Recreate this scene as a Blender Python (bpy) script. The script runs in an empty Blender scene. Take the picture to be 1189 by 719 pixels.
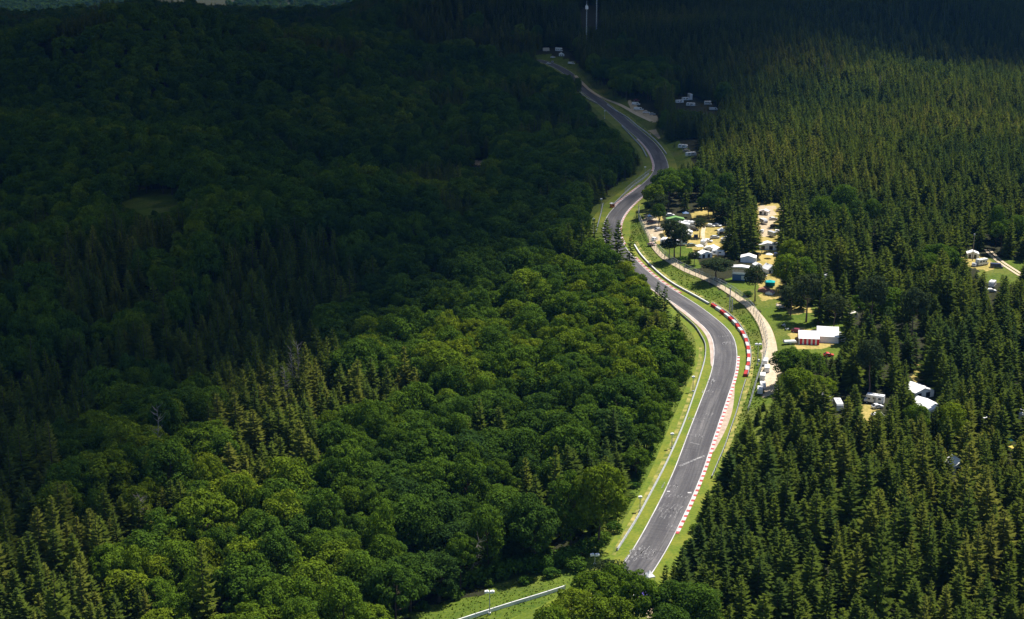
import bpy, math, random
import numpy as np
from mathutils import Vector, Matrix
random.seed(7); RS = np.random.RandomState(11)
sc = bpy.context.scene
COL = sc.collection
W, HH = 1189.0, 719.0                                   # size of the photograph in its own pixels

# ------------------------------------------------------------------ camera model
F_PX, Y_HOR, K = 1800.0, -145.0, 0.00585
TH = math.atan((HH/2 - Y_HOR)/F_PX)
H_CAM = math.cos(TH)/K
def ray(px, py):
    u = (px - W/2)/F_PX; v = (HH/2 - py)/F_PX
    return np.array([u, math.cos(TH) + v*math.sin(TH), -math.sin(TH) + v*math.cos(TH)])
def flat(px, py, z=0.0):
    d = ray(px, py); t = (z - H_CAM)/d[2]
    return np.array([d[0]*t, d[1]*t])
def project(x, y, z):
    dz = z - H_CAM
    dep = y*math.cos(TH) - dz*math.sin(TH)
    up = y*math.sin(TH) + dz*math.cos(TH)
    return W/2 + F_PX*x/dep, HH/2 - F_PX*up/dep, dep

def catmull(pts, step=2.0):
    P = [np.array(p, float) for p in pts]
    P = [2*P[0]-P[1]] + P + [2*P[-1]-P[-2]]
    out = []
    for i in range(1, len(P)-2):
        n = max(2, int(np.linalg.norm(P[i+1]-P[i])/step))
        for k in range(n):
            t = k/n
            out.append(0.5*((2*P[i]) + (-P[i-1]+P[i+1])*t + (2*P[i-1]-5*P[i]+4*P[i+1]-P[i+2])*t*t + (-P[i-1]+3*P[i]-3*P[i+1]+P[i+2])*t**3))
    out.append(P[-2])
    return np.array(out)
def smooth_line(a, n=6):
    a = a.copy()
    for _ in range(n):
        a[1:-1] = 0.25*a[:-2] + 0.5*a[1:-1] + 0.25*a[2:]
    return a
def sstep(a, b, x):
    t = np.clip((x-a)/(b-a), 0, 1)
    return t*t*(3-2*t)

# ------------------------------------------------------------------ race track centre line (left edge / right edge read off the photo)
CEN_PX = [(440,800),(540,770),(620,742),(680,715),(718,690),(741,660),(757,635),(772,606),(787,576),(801.5,542),(811,514),(822,484),(832.5,455),(839,437),(842.3,420),
          (842.5,404),(838.5,388),(826.5,376.5),(812.5,365),(796,353),(778,342),(760,330.5),(744,318),(727,301),(714,284),(709.5,267.5),(714,252),(725,238.5),(737,228),
          (750,218),(761,208),(768,197),(766.5,187),(761,176),(752,165),(739,153.5),(727,143.5),(711,129.3),(698,119),(684,109),(672,98),(664,89),(650,81),(630,75),(600,72),(560,70)]
CEN = smooth_line(catmull([flat(*p) for p in CEN_PX], 3.0), 14)
SEG_A, SEG_B = CEN[:-1], CEN[1:]
def road_dist(x, y):
    """signed distance to the centre line, positive on its right"""
    x = np.asarray(x, float).ravel(); y = np.asarray(y, float).ravel()
    best = np.full(x.shape, 1e9); sg = np.ones(x.shape)
    for a, b in zip(SEG_A[::2], np.vstack([SEG_A[2::2], SEG_B[-1:]])):
        ab = b - a; L2 = ab@ab
        t = np.clip(((x-a[0])*ab[0] + (y-a[1])*ab[1])/L2, 0, 1)
        dx = x - a[0] - t*ab[0]; dy = y - a[1] - t*ab[1]
        d = np.hypot(dx, dy); m = d < best
        best[m] = d[m]; sg[m] = np.sign(ab[1]*dx - ab[0]*dy)[m]
    return best*np.where(sg == 0, 1, sg)

def gauss_line(x, y, p, q, w):
    p = np.array(p, float); q = np.array(q, float); ab = q-p
    t = np.clip(((x-p[0])*ab[0] + (y-p[1])*ab[1])/(ab@ab), 0, 1)
    return np.exp(-((x-p[0]-t*ab[0])**2 + (y-p[1]-t*ab[1])**2)/(w*w))
def terrain(x, y):
    x = np.asarray(x, float); y = np.asarray(y, float); shp = x.shape
    x = x.ravel(); y = y.ravel()
    d = road_dist(x, y); ad = np.abs(d)
    z = np.where(d > 0, 2.5*sstep(6.5, 23, d), -4.5*sstep(9, 42, -d))
    n = (5.5*np.sin(x/61+1.3)*np.cos(y/83+.4) + 4.5*np.sin((x*.6+y*.8)/47+2.1) + 3.0*np.sin((x*.8-y*.6)/29+.7)*np.cos(y/37))
    left = sstep(40, 190, -d); right = sstep(110, 320, d)
    z = z + n*(left*1.15 + right*0.75)
    z = z - 9*sstep(60, 220, -d)*(1-sstep(900, 1300, y))
    # spurs of the wooded hill country
    z = z + 17*gauss_line(x, y, (-190,640), (-60,700), 75)*sstep(40, 120, ad)
    z = z + 16*gauss_line(x, y, (-420,820), (-170,960), 80)
    z = z + 26*gauss_line(x, y, (-760,1190), (-330,1235), 85) + 30*gauss_line(x, y, (-330,1235), (-40,1560), 95)*sstep(30, 140, ad)
    z = z + 22*gauss_line(x, y, (90,1330), (420,1560), 110)*sstep(30, 140, ad)
    far = sstep(1300, 1900, y)
    px = x/np.maximum(y, 1)*F_PX*0.963 + W/2
    crest = -27 + 62*sstep(395, 520, px) + 7*np.exp(-((px-160)/75)**2) + 9*np.exp(-((px+30)/55)**2) - 3*np.exp(-((px-340)/50)**2)
    z = z*(1-0.5*far) + crest*far
    z = z - (150+crest)*sstep(2180, 2650, y) + 330*sstep(3000, 5200, y)*1.0
    return z.reshape(shp)
def tz(x, y): return float(terrain(np.array([x]), np.array([y]))[0])
def at(px, py, dz=0.0):
    z = 0.0
    for _ in range(7):
        q = flat(px, py, z+dz); z = tz(q[0], q[1])
    return Vector((q[0], q[1], z))
def line_px(pts, step=2.0, n=4):
    return smooth_line(catmull([np.array(at(*p)[:2]) for p in pts], step), n)

# ------------------------------------------------------------------ materials
MATS = {}
def mat(name, color, rough=.7, spec=.3, var=0.0, scale=3.0, metal=0.0):
    if name in MATS: return MATS[name]
    m = bpy.data.materials.new(name); m.use_nodes = True
    nt = m.node_tree; b = nt.nodes['Principled BSDF']
    b.inputs['Roughness'].default_value = rough; b.inputs['Specular IOR Level'].default_value = spec; b.inputs['Metallic'].default_value = metal
    tc = nt.nodes.new('ShaderNodeTexCoord'); no = nt.nodes.new('ShaderNodeTexNoise'); no.inputs['Scale'].default_value = scale; no.inputs['Detail'].default_value = 4
    nt.links.new(tc.outputs['Object'], no.inputs['Vector'])
    cr = nt.nodes.new('ShaderNodeValToRGB'); v = max(var, .06)
    cr.color_ramp.elements[0].position = .3; cr.color_ramp.elements[1].position = .72
    cr.color_ramp.elements[0].color = (*[c*(1-v) for c in color], 1); cr.color_ramp.elements[1].color = (*[min(1, c*(1+v)) for c in color], 1)
    nt.links.new(no.outputs['Fac'], cr.inputs['Fac']); nt.links.new(cr.outputs['Color'], b.inputs['Base Color'])
    MATS[name] = m; return m
def N(nt, t, **kw):
    n = nt.nodes.new(t)
    for k, v in kw.items():
        if hasattr(n, k): setattr(n, k, v)
        else: n.inputs[k].default_value = v
    return n
def ramp(nt, stops):
    r = nt.nodes.new('ShaderNodeValToRGB'); e = r.color_ramp.elements
    while len(e) < len(stops): e.new(0.5)
    for el, (p, c) in zip(e, stops): el.position = p; el.color = (*c, 1) if len(c) == 3 else c
    return r
def mixc(nt, fac, a, b, blend='MIX'):
    m = nt.nodes.new('ShaderNodeMix'); m.data_type = 'RGBA'; m.blend_type = blend
    for s, v in ((0, fac), (6, a), (7, b)):
        if hasattr(v, 'links') or hasattr(v, 'is_linked'): nt.links.new(v, m.inputs[s])
        else: m.inputs[s].default_value = v if s == 0 else (*v, 1)
    return m.outputs[2]
def math_(nt, op, a, b=None, c=None):
    m = nt.nodes.new('ShaderNodeMath'); m.operation = op
    for i, v in enumerate((a, b, c)):
        if v is None: continue
        if hasattr(v, 'is_linked'): nt.links.new(v, m.inputs[i])
        else: m.inputs[i].default_value = v
    return m.outputs[0]

def foliage_mat(name, stops, patch, trans=.22):
    """leaf colour follows the tree's own tone property, with small leaf clump variation"""
    m = bpy.data.materials.new(name); m.use_nodes = True; nt = m.node_tree
    for n in list(nt.nodes): nt.nodes.remove(n)
    out = N(nt, 'ShaderNodeOutputMaterial')
    a = N(nt, 'ShaderNodeAttribute', attribute_type='INSTANCER', attribute_name='tone')
    r = ramp(nt, stops); nt.links.new(a.outputs['Fac'], r.inputs['Fac'])
    g = N(nt, 'ShaderNodeNewGeometry'); no = N(nt, 'ShaderNodeTexNoise', Scale=patch, Detail=2.0)
    nt.links.new(g.outputs['Position'], no.inputs['Vector'])
    k = ramp(nt, [(.3, (.62,.66,.7)), (.7, (1.35,1.3,1.1))]); nt.links.new(no.outputs['Fac'], k.inputs['Fac'])
    c = mixc(nt, 1.0, r.outputs['Color'], k.outputs['Color'], 'MULTIPLY')
    at_ = N(nt, 'ShaderNodeAttribute', attribute_name='leafv')
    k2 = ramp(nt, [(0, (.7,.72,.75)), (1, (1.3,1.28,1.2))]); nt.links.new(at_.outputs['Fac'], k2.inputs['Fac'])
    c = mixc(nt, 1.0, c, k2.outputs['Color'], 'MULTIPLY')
    d = N(nt, 'ShaderNodeBsdfDiffuse'); t = N(nt, 'ShaderNodeBsdfTranslucent'); s = N(nt, 'ShaderNodeMixShader'); s.inputs[0].default_value = trans
    nt.links.new(c, d.inputs['Color'])
    tc = mixc(nt, 1.0, c, (1.3,1.25,.6), 'MULTIPLY'); nt.links.new(tc, t.inputs['Color'])
    nt.links.new(d.outputs[0], s.inputs[1]); nt.links.new(t.outputs[0], s.inputs[2]); nt.links.new(s.outputs[0], out.inputs['Surface'])
    MATS[name] = m; return m
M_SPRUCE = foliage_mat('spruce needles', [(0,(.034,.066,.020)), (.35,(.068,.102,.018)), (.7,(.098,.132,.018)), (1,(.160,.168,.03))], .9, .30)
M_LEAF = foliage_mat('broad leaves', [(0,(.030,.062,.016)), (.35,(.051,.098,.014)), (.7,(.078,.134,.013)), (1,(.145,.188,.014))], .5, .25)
M_PINE = foliage_mat('pine needles', [(0,(.028,.048,.026)), (.5,(.046,.066,.026)), (1,(.085,.10,.035))], .9)
M_BUSH = foliage_mat('shrub leaves', [(0,(.030,.07,.016)), (.5,(.055,.115,.015)), (1,(.10,.16,.02))], .9)
M_BARK = mat('bark', (.085,.065,.05), .9, .1, .3, 1.5)
M_PINEBARK = mat('pine bark', (.17,.11,.08), .9, .1, .3, 1.5)
M_DEAD = mat('dead grey wood', (.17,.15,.13), .9, .1, .25, 1.0)
WHITE = mat('white paint', (.78,.78,.77), .45, .4); CANVAS = mat('white canvas', (.82,.82,.80), .85, .1, .05, .6)
GLASS = mat('dark window glass', (.02,.025,.03), .12, .5); TYRE = mat('black rubber', (.025,.025,.027), .85, .2)
STEEL = mat('galvanised steel', (.42,.44,.45), .5, .5, .12, .8, .3); GREY = mat('grey paint', (.30,.31,.33), .5, .4)
REDP = mat('red paint', (.40,.035,.03), .7, .2, .3); TYREWHITE = mat('scuffed white paint', (.58,.57,.55), .75, .2, .25, 1.5); BLUEP = mat('blue paint', (.03,.10,.24), .4, .5); DKBLUE = mat('dark blue paint', (.04,.06,.14), .35, .5)
TEAL = mat('teal canvas', (.02,.40,.40), .8, .1); PURPLE = mat('purple canvas', (.16,.12,.50), .8, .1); ORANGE = mat('orange paint', (.75,.22,.03), .6, .3)
CREAM = mat('cream panel', (.55,.46,.36), .7, .2); GREENC = mat('green canvas', (.18,.34,.12), .8, .1, .1); MAROON = mat('maroon paint', (.20,.03,.06), .4, .4)
SILVER = mat('silver paint', (.50,.52,.54), .35, .5); BLACKP = mat('black paint', (.02,.02,.022), .4, .4); BROWNC = mat('brown canvas', (.34,.17,.12), .85, .1, .2); WOOD = mat('weathered wood', (.28,.22,.15), .8, .2, .2)
STRIPE = bpy.data.materials.new('red and white striped canvas'); STRIPE.use_nodes = True
_nt = STRIPE.node_tree; _b = _nt.nodes['Principled BSDF']; _b.inputs['Roughness'].default_value = .85
_tc = N(_nt, 'ShaderNodeTexCoord'); _s = N(_nt, 'ShaderNodeSeparateXYZ'); _nt.links.new(_tc.outputs['Object'], _s.inputs[0])
_sum = math_(_nt, 'ADD', _s.outputs[0], _s.outputs[1]); _fr = math_(_nt, 'FRACT', math_(_nt, 'DIVIDE', _sum, 1.5)); _st = math_(_nt, 'GREATER_THAN', _fr, .42)
_nt.links.new(mixc(_nt, _st, (.78,.76,.74), (.68,.025,.045)), _b.inputs['Base Color'])

# ground
def ground_mat():
    m = bpy.data.materials.new('ground cover'); m.use_nodes = True; nt = m.node_tree; b = nt.nodes['Principled BSDF']
    b.inputs['Roughness'].default_value = .95; b.inputs['Specular IOR Level'].default_value = .1
    g = N(nt, 'ShaderNodeNewGeometry'); pos = g.outputs['Position']
    def noise(s, d=4.0):
        n = N(nt, 'ShaderNodeTexNoise', Scale=s, Detail=d); nt.links.new(pos, n.inputs['Vector']); return n.outputs['Fac']
    za = N(nt, 'ShaderNodeAttribute', attribute_name='zones'); sep = N(nt, 'ShaderNodeSeparateColor'); nt.links.new(za.outputs['Color'], sep.inputs[0])
    n1, n2, n3 = noise(.12), noise(.9), noise(.035)
    def cr(f, *st): r = ramp(nt, st); nt.links.new(f, r.inputs['Fac']); return r.outputs['Color']
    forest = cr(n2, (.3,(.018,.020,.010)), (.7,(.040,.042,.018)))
    green = mixc(nt, .5, cr(n1, (.3,(.042,.092,.009)), (.7,(.130,.175,.018))), cr(n2, (.3,(.042,.085,.009)), (.7,(.150,.185,.025))))
    dry = mixc(nt, .5, cr(n1, (.3,(.26,.22,.05)), (.7,(.55,.40,.13))), cr(n2, (.3,(.18,.18,.04)), (.7,(.58,.44,.17))))
    sand = mixc(nt, .5, cr(n1, (.3,(.44,.34,.21)), (.7,(.56,.46,.32))), cr(n2, (.3,(.38,.29,.17)), (.7,(.58,.48,.35))))
    def edge(ch):                                        # ragged zone edges
        v = math_(nt, 'ADD', ch, math_(nt, 'MULTIPLY', math_(nt, 'SUBTRACT', n2, .5), .9)); 
        return cr(v, (.38,(0,0,0)), (.58,(1,1,1)))
    green = mixc(nt, cr(n3, (.45,(0,0,0)), (.62,(.38,.38,.38))), green, cr(n2, (.3,(.10,.10,.025)), (.7,(.24,.20,.06))))
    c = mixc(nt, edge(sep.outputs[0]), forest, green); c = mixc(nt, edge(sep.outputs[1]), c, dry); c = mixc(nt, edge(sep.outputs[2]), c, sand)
    nt.links.new(c, b.inputs['Base Color'])
    bp = N(nt, 'ShaderNodeBump', Strength=.7, Distance=.5); nt.links.new(noise(1.6), bp.inputs['Height']); nt.links.new(bp.outputs[0], b.inputs['Normal'])
    return m
M_GROUND = ground_mat()
def strip_mat(name, fn, rough=.9, bump=0):
    m = bpy.data.materials.new(name); m.use_nodes = True; nt = m.node_tree; b = nt.nodes['Principled BSDF']; b.inputs['Roughness'].default_value = rough; b.inputs['Specular IOR Level'].default_value = .25
    uv = N(nt, 'ShaderNodeUVMap'); s = N(nt, 'ShaderNodeSeparateXYZ'); nt.links.new(uv.outputs[0], s.inputs[0])
    g = N(nt, 'ShaderNodeNewGeometry')
    def noise(sx, sy, d=4.0, space='uv'):
        n = N(nt, 'ShaderNodeTexNoise', Scale=1.0, Detail=d); mp = N(nt, 'ShaderNodeMapping'); mp.inputs['Scale'].default_value = (sx, sy, 1 if space == 'uv' else sx)
        nt.links.new(uv.outputs[0] if space == 'uv' else g.outputs['Position'], mp.inputs[0]); nt.links.new(mp.outputs[0], n.inputs['Vector']); return n.outputs['Fac']
    def cr(f, *st): r = ramp(nt, st); nt.links.new(f, r.inputs['Fac']); return r.outputs['Color']
    nt.links.new(fn(nt, s.outputs[0], s.outputs[1], noise, cr), b.inputs['Base Color'])
    return m
def asphalt(nt, u, v, noise, cr):
    base = cr(noise(.25, .05), (.3,(.090,.088,.089)), (.7,(.145,.140,.138)))
    fine = cr(noise(2.2, 1.2), (.25,(.78,.78,.8)), (.75,(1.22,1.2,1.2)))
    streak = cr(noise(1.6, .018, 3), (.35,(.72,.72,.76)), (.62,(1.08,1.07,1.06)))
    c = mixc(nt, 1, base, fine, 'MULTIPLY'); c = mixc(nt, .9, c, streak, 'MULTIPLY')
    c = mixc(nt, 1, c, cr(noise(.55, .035, 5), (.40,(.80,.79,.82)), (.50,(1.0,1.0,1.0)), (.60,(1.0,1.0,1.0)), (.66,(1.30,1.27,1.26))), 'MULTIPLY')
    c = mixc(nt, 1, c, cr(noise(.06, .9, 3), (.36,(.80,.80,.82)), (.44,(1,1,1)), (.60,(1,1,1)), (.68,(1.16,1.14,1.13))), 'MULTIPLY')
    st1 = math_(nt, 'ABSOLUTE', math_(nt, 'SUBTRACT', math_(nt, 'ADD', u, math_(nt, 'MULTIPLY', math_(nt, 'SINE', math_(nt, 'MULTIPLY', v, .041)), 1.1)), 1.4))
    c = mixc(nt, math_(nt, 'MULTIPLY', math_(nt, 'LESS_THAN', st1, .16), .35), c, (.035,.035,.038))
    # rubbered racing line wandering across the lane
    wob = math_(nt, 'ADD', u, math_(nt, 'MULTIPLY', math_(nt, 'SINE', math_(nt, 'MULTIPLY', v, .023)), 2.0))
    ln = math_(nt, 'ABSOLUTE', math_(nt, 'SUBTRACT', wob, .4)); f = cr(ln, (.0,(.55,.55,.55)), (1.0,(0,0,0)))
    r = ramp(nt, [(0,(.42,.42,.42)), (.22,(.28,.28,.28)), (.5,(0,0,0))]); nt.links.new(math_(nt, 'DIVIDE', ln, 5.0), r.inputs['Fac'])
    return mixc(nt, r.outputs['Color'], c, (.040,.040,.046))
M_ROAD = strip_mat('worn asphalt', asphalt, .85)
def kerbfn(nt, u, v, noise, cr):
    st = math_(nt, 'LESS_THAN', math_(nt, 'FRACT', math_(nt, 'DIVIDE', v, 3.7)), .40)
    w = cr(noise(.8, .3), (.3,(.44,.40,.37)), (.7,(.70,.66,.63))); r = cr(noise(.8, .3), (.3,(.30,.05,.05)), (.7,(.50,.08,.08)))
    return mixc(nt, st, w, r)
M_KERB = strip_mat('red and white kerb paint', kerbfn, .7)
def kerb2(nt, u, v, noise, cr):
    st = math_(nt, 'LESS_THAN', math_(nt, 'FRACT', math_(nt, 'DIVIDE', v, 4.6)), .4)
    st2 = math_(nt, 'MULTIPLY', st, math_(nt, 'GREATER_THAN', u, .15))
    w = cr(noise(.8, .2), (.3,(.36,.27,.21)), (.7,(.52,.42,.36))); r = cr(noise(.8, .3), (.3,(.24,.06,.07)), (.7,(.40,.10,.10)))
    return mixc(nt, st2, w, r)
M_KERB_WORN = strip_mat('worn pink kerb paint', kerb2, .75)
M_LINE = strip_mat('white line paint', lambda nt,u,v,noise,cr: cr(noise(2, .15), (.3,(.32,.31,.31)), (.6,(.66,.64,.62))), .7)
M_CHALK = strip_mat('faded chalk paint', lambda nt,u,v,noise,cr: cr(noise(1.5, 1.5, 4, 'pos'), (.40,(.12,.117,.12)), (.68,(.40,.39,.385))), .9)
M_VERGE = strip_mat('mown verge grass', lambda nt,u,v,noise,cr: mixc(nt, .5, mixc(nt, cr(noise(.10,.10,5,'pos'), (.42,(0,0,0)), (.62,(1,1,1))), (.090,.150,.010), (.220,.215,.026)),
    cr(noise(1.1,1.1,4,'pos'), (.3,(.062,.115,.008)), (.7,(.215,.235,.022)))), .95)
M_HAY = strip_mat('dry yellow grass', lambda nt,u,v,noise,cr: mixc(nt, cr(noise(.30,.30,5,'pos'), (.38,(0,0,0)), (.72,(1,1,1))), (.10,.14,.015), (.44,.36,.11)), .95)
M_PATH = strip_mat('sandy dirt', lambda nt,u,v,noise,cr: mixc(nt, .5, cr(noise(.9,.06), (.3,(.46,.36,.23)), (.7,(.70,.58,.42))), cr(noise(.7,.7,5,'pos'), (.3,(.42,.33,.20)), (.7,(.70,.58,.42)))), .95)
M_GRAVEL = strip_mat('pink gravel strip', lambda nt,u,v,noise,cr: cr(noise(.7,.7,5,'pos'), (.3,(.34,.25,.18)), (.7,(.52,.42,.33))), .95)

# ------------------------------------------------------------------ object helpers
def tag(o, label=None, cat=None, group=None, kind=None):
    if label: o['label'] = label
    if cat: o['category'] = cat
    if group: o['group'] = group
    if kind: o['kind'] = kind
    return o
def link(name, me, m, parent=None):
    o = bpy.data.objects.new(name, me); COL.objects.link(o)
    if m is not None and len(me.materials) == 0: me.materials.append(m)
    if parent is not None: o.parent = parent
    return o
def thing(name, label, cat, loc, rz=0.0, group=None):
    o = bpy.data.objects.new(name, None); COL.objects.link(o); o.empty_display_size = .3
    o.location = loc; o.rotation_euler = (0, 0, rz)
    return tag(o, label, cat, group)
class MB:
    def __init__(s): s.v = []; s.f = []
    def add(s, verts, faces):
        n = len(s.v); s.v += [tuple(p) for p in verts]; s.f += [tuple(i+n for i in f) for f in faces]; return s
    def box(s, x0, x1, y0, y1, z0, z1):
        return s.add([(x0,y0,z0),(x1,y0,z0),(x1,y1,z0),(x0,y1,z0),(x0,y0,z1),(x1,y0,z1),(x1,y1,z1),(x0,y1,z1)],
                     [(0,3,2,1),(4,5,6,7),(0,1,5,4),(1,2,6,5),(2,3,7,6),(3,0,4,7)])
    def cbox(s, c, d): return s.box(c[0]-d[0]/2, c[0]+d[0]/2, c[1]-d[1]/2, c[1]+d[1]/2, c[2]-d[2]/2, c[2]+d[2]/2)
    def prism(s, prof, y0, y1, bev=0.0):
        """profile in x,z run along y; both ends bevelled"""
        n = len(prof); cx = sum(p[0] for p in prof)/n; cz = sum(p[1] for p in prof)/n
        def ring(y, k): return [(cx+(p[0]-cx)*k, y, cz+(p[1]-cz)*k) for p in prof]
        rings = [ring(y0, 1-bev), ring(y0+bev, 1), ring(y1-bev, 1), ring(y1, 1-bev)] if bev else [ring(y0, 1), ring(y1, 1)]
        v = [p for r in rings for p in r]; f = [tuple(range(n))]
        for k in range(len(rings)-1):
            for i in range(n):
                j = (i+1) % n; f.append((k*n+i, (k+1)*n+i, (k+1)*n+j, k*n+j))
        f.append(tuple(reversed(range((len(rings)-1)*n, len(rings)*n))))
        return s.add(v, f)
    def tube(s, p, q, r0, r1=None, n=8):
        p = Vector(p); q = Vector(q); r1 = r0 if r1 is None else r1
        d = (q-p).normalized(); a = d.orthogonal().normalized(); b = d.cross(a)
        v = [p + (a*math.cos(t)+b*math.sin(t))*r0 for t in (2*math.pi*i/n for i in range(n))] + [q + (a*math.cos(t)+b*math.sin(t))*r1 for t in (2*math.pi*i/n for i in range(n))]
        f = [(i, (i+1) % n, n+(i+1) % n, n+i) for i in range(n)] + [tuple(reversed(range(n))), tuple(range(n, 2*n))]
        return s.add(v, f)
    def build(s, name, m, parent=None, smooth=False):
        me = bpy.data.meshes.new(name); me.from_pydata(s.v, [], s.f); me.update()
        if smooth: me.polygons.foreach_set('use_smooth', [True]*len(me.polygons))
        return link(name, me, m, parent)
def np_mesh(name, V, Q, attr=None):
    V = np.asarray(V, np.float32); Q = np.asarray(Q, np.int32); k = Q.shape[1]
    me = bpy.data.meshes.new(name); me.vertices.add(len(V)); me.vertices.foreach_set('co', V.ravel())
    me.loops.add(Q.size); me.loops.foreach_set('vertex_index', Q.ravel()); me.polygons.add(len(Q))
    me.polygons.foreach_set('loop_start', np.arange(0, Q.size, k, dtype=np.int32)); me.polygons.foreach_set('loop_total', np.full(len(Q), k, np.int32))
    if attr is not None:
        a = me.attributes.new('leafv', 'FLOAT', 'POINT'); a.data.foreach_set('value', np.asarray(attr, np.float32))
    me.update(calc_edges=True); return me
def copy_thing(src, loc, rz, scale=1.0):
    r = src.copy(); COL.objects.link(r); r.location = loc; r.rotation_euler = (0, 0, rz); r.scale = (scale,)*3
    for ch in src.children:
        c = ch.copy(); COL.objects.link(c); c.parent = r
        for g in ch.children:
            e = g.copy(); COL.objects.link(e); e.parent = c
    return r

# ------------------------------------------------------------------ px polygons -> raster masks (in photo pixels, used as a map)
GX, GY = np.meshgrid(np.arange(0, 1190), np.arange(0, 900))
def inside(poly, x, y):
    r = np.zeros(np.shape(x), bool); n = len(poly)
    for i in range(n):
        x0, y0 = poly[i]; x1, y1 = poly[(i+1) % n]
        if y0 == y1: continue
        c = ((y0 > y) != (y1 > y)) & (x < (x1-x0)*(y-y0)/(y1-y0)+x0); r ^= c
    return r
def raster(polys):
    m = np.zeros(GX.shape, bool)
    for p in polys:
        xs = [q[0] for q in p]; ys = [q[1] for q in p]
        a, b, c, d = max(0, int(min(xs))-1), min(1190, int(max(xs))+2), max(0, int(min(ys))-1), min(900, int(max(ys))+2)
        if a < b and c < d: m[c:d, a:b] |= inside(p, GX[c:d, a:b]+.0, GY[c:d, a:b]+.0)
    return m
def box_poly(x0, y0, x1, y1): return [(x0,y0),(x1,y0),(x1,y1),(x0,y1)]
TRACK_ZONE = [(716,645),(690,648),(690,638),(712,612),(730,586),(742,566),(756,540),(768,515),(780,488),(790,462),(800,438),(808,418),(812,402),(802,387),(790,374),(778,362),(757,338),
    (745,312),(735,300),(722,288),(712,276),(700,272),(690,270),(688,255),(692,238),(706,229),(725,212),(740,200),(748,190),(742,178),(733,165),(715,150),(700,138),(688,126),
    (680,112),(672,104),(690,102),(712,116),(735,130),(755,142),(770,160),(781,178),(781,188),(772,192),(757,203),(748,215),(748,232),(742,246),(762,250),(776,262),(776,280),(778,296),
    (800,310),(830,322),(855,340),(870,348),(880,362),(912,362),(925,375),(925,398),(906,402),(897,412),(892,430),(902,442),(900,456),(882,470),(868,478),(858,495),(845,520),(830,545),(818,572),(803,600),(788,628),(775,652),(762,668),(740,665)]
KEEP = [TRACK_ZONE, [(660,676),(600,688),(530,706),(470,722),(600,722),(632,702),(662,690)],
    box_poly(768,248,806,292), [(806,240),(818,240),(815,262),(840,262),(842,272),(835,288),(845,296),(835,303),(806,300),(812,280),(806,265)],
    [(882,240),(902,238),(902,260),(903,300),(905,330),(900,348),(886,345),(880,325),(872,330),(846,326),(846,302),(860,292),(880,285),(882,262)],
    [(915,372),(955,370),(980,384),(980,398),(972,410),(930,408),(915,395)], box_poly(966,456,981,477), box_poly(1004,455,1028,476),
    [(1055,438),(1070,442),(1086,468),(1084,482),(1072,480)], [(1123,294),(1136,291),(1143,300),(1152,302),(1148,290),(1156,290),(1175,306),(1195,320),(1195,326),(1168,318),(1135,313),(1122,303)],
    [(730,112),(745,114),(764,130),(764,140),(735,130)], [(784,114),(800,108),(812,116),(835,121),(832,130),(808,127),(785,123)], box_poly(786,164,810,188), box_poly(984,350,998,374), box_poly(1105,531,1115,549),
    [(140,234),(165,228),(205,228),(205,240),(160,246)], box_poly(546,187,566,192), [(624,70),(628,56),(655,54),(672,72),(674,84),(650,84)], box_poly(746,672,760,719), box_poly(565,680,573,690), box_poly(1148,318,1160,340), box_poly(676,8,695,30), box_poly(958,320,966,326), box_poly(1038,297,1046,302), box_poly(1182,480,1192,488), box_poly(954,461,962,467), box_poly(992,308,1001,314), box_poly(1167,511,1178,520), box_poly(963,343,971,348), box_poly(1142,486,1150,491), box_poly(857,233,865,238), box_poly(902,242,910,247)]
KEEP_M = raster(KEEP)
Z_GREEN = raster([[(120,220),(225,220),(225,255),(130,255)], [(878,350),(930,360),(935,405),(900,420),(890,395)], [(835,328),(868,350),(880,360),(900,352),(880,330),(850,322)], [(878,345),(930,350),(990,375),(990,420),(905,415)], [(1120,300),(1189,300),(1200,330),(1150,330)],
    box_poly(560,650,760,719), [(400,719),(560,690),(660,640),(720,600),(700,719)], box_poly(768,286,812,312), box_poly(796,268,812,292)])
Z_DRY = raster([[(804,244),(822,240),(845,258),(842,300),(806,300)], [(876,236),(906,236),(908,345),(884,350)], [(915,388),(930,380),(962,384),(968,403),(930,406)], box_poly(996,470,1020,490), [(1116,300),(1135,296),(1160,306),(1150,316),(1124,310)],
    [(748,252),(768,252),(768,285),(755,275)], [(798,262),(810,250),(812,285),(800,288)], [(770,266),(806,268),(800,286),(774,284)], box_poly(1060,420,1080,445), [(1120,450),(1145,450),(1140,490),(1120,490)], [(905,352),(930,350),(945,362),(915,366)]])
Z_SAND = raster([[(746,248),(762,250),(768,268),(764,280),(752,276)], [(886,405),(902,402),(905,455),(888,462)], box_poly(549,187,564,192), [(728,116),(745,126),(765,138),(765,143),(735,130)], [(665,92),(690,104),(690,116),(676,110)], [(880,238),(900,240),(898,275),(884,276)], box_poly(748,700,766,724), [(745,150),(765,152),(770,163),(757,160)]])
def lookup(M, px, py):
    ix = np.clip(np.round(px).astype(int), -1, 1190); iy = np.clip(np.round(py).astype(int), -1, 900)
    ok = (ix >= 0) & (ix < 1190) & (iy >= 0) & (iy < 900)
    r = np.zeros(ix.shape, bool); r[ok] = M[iy[ok], ix[ok]]; return r

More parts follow.
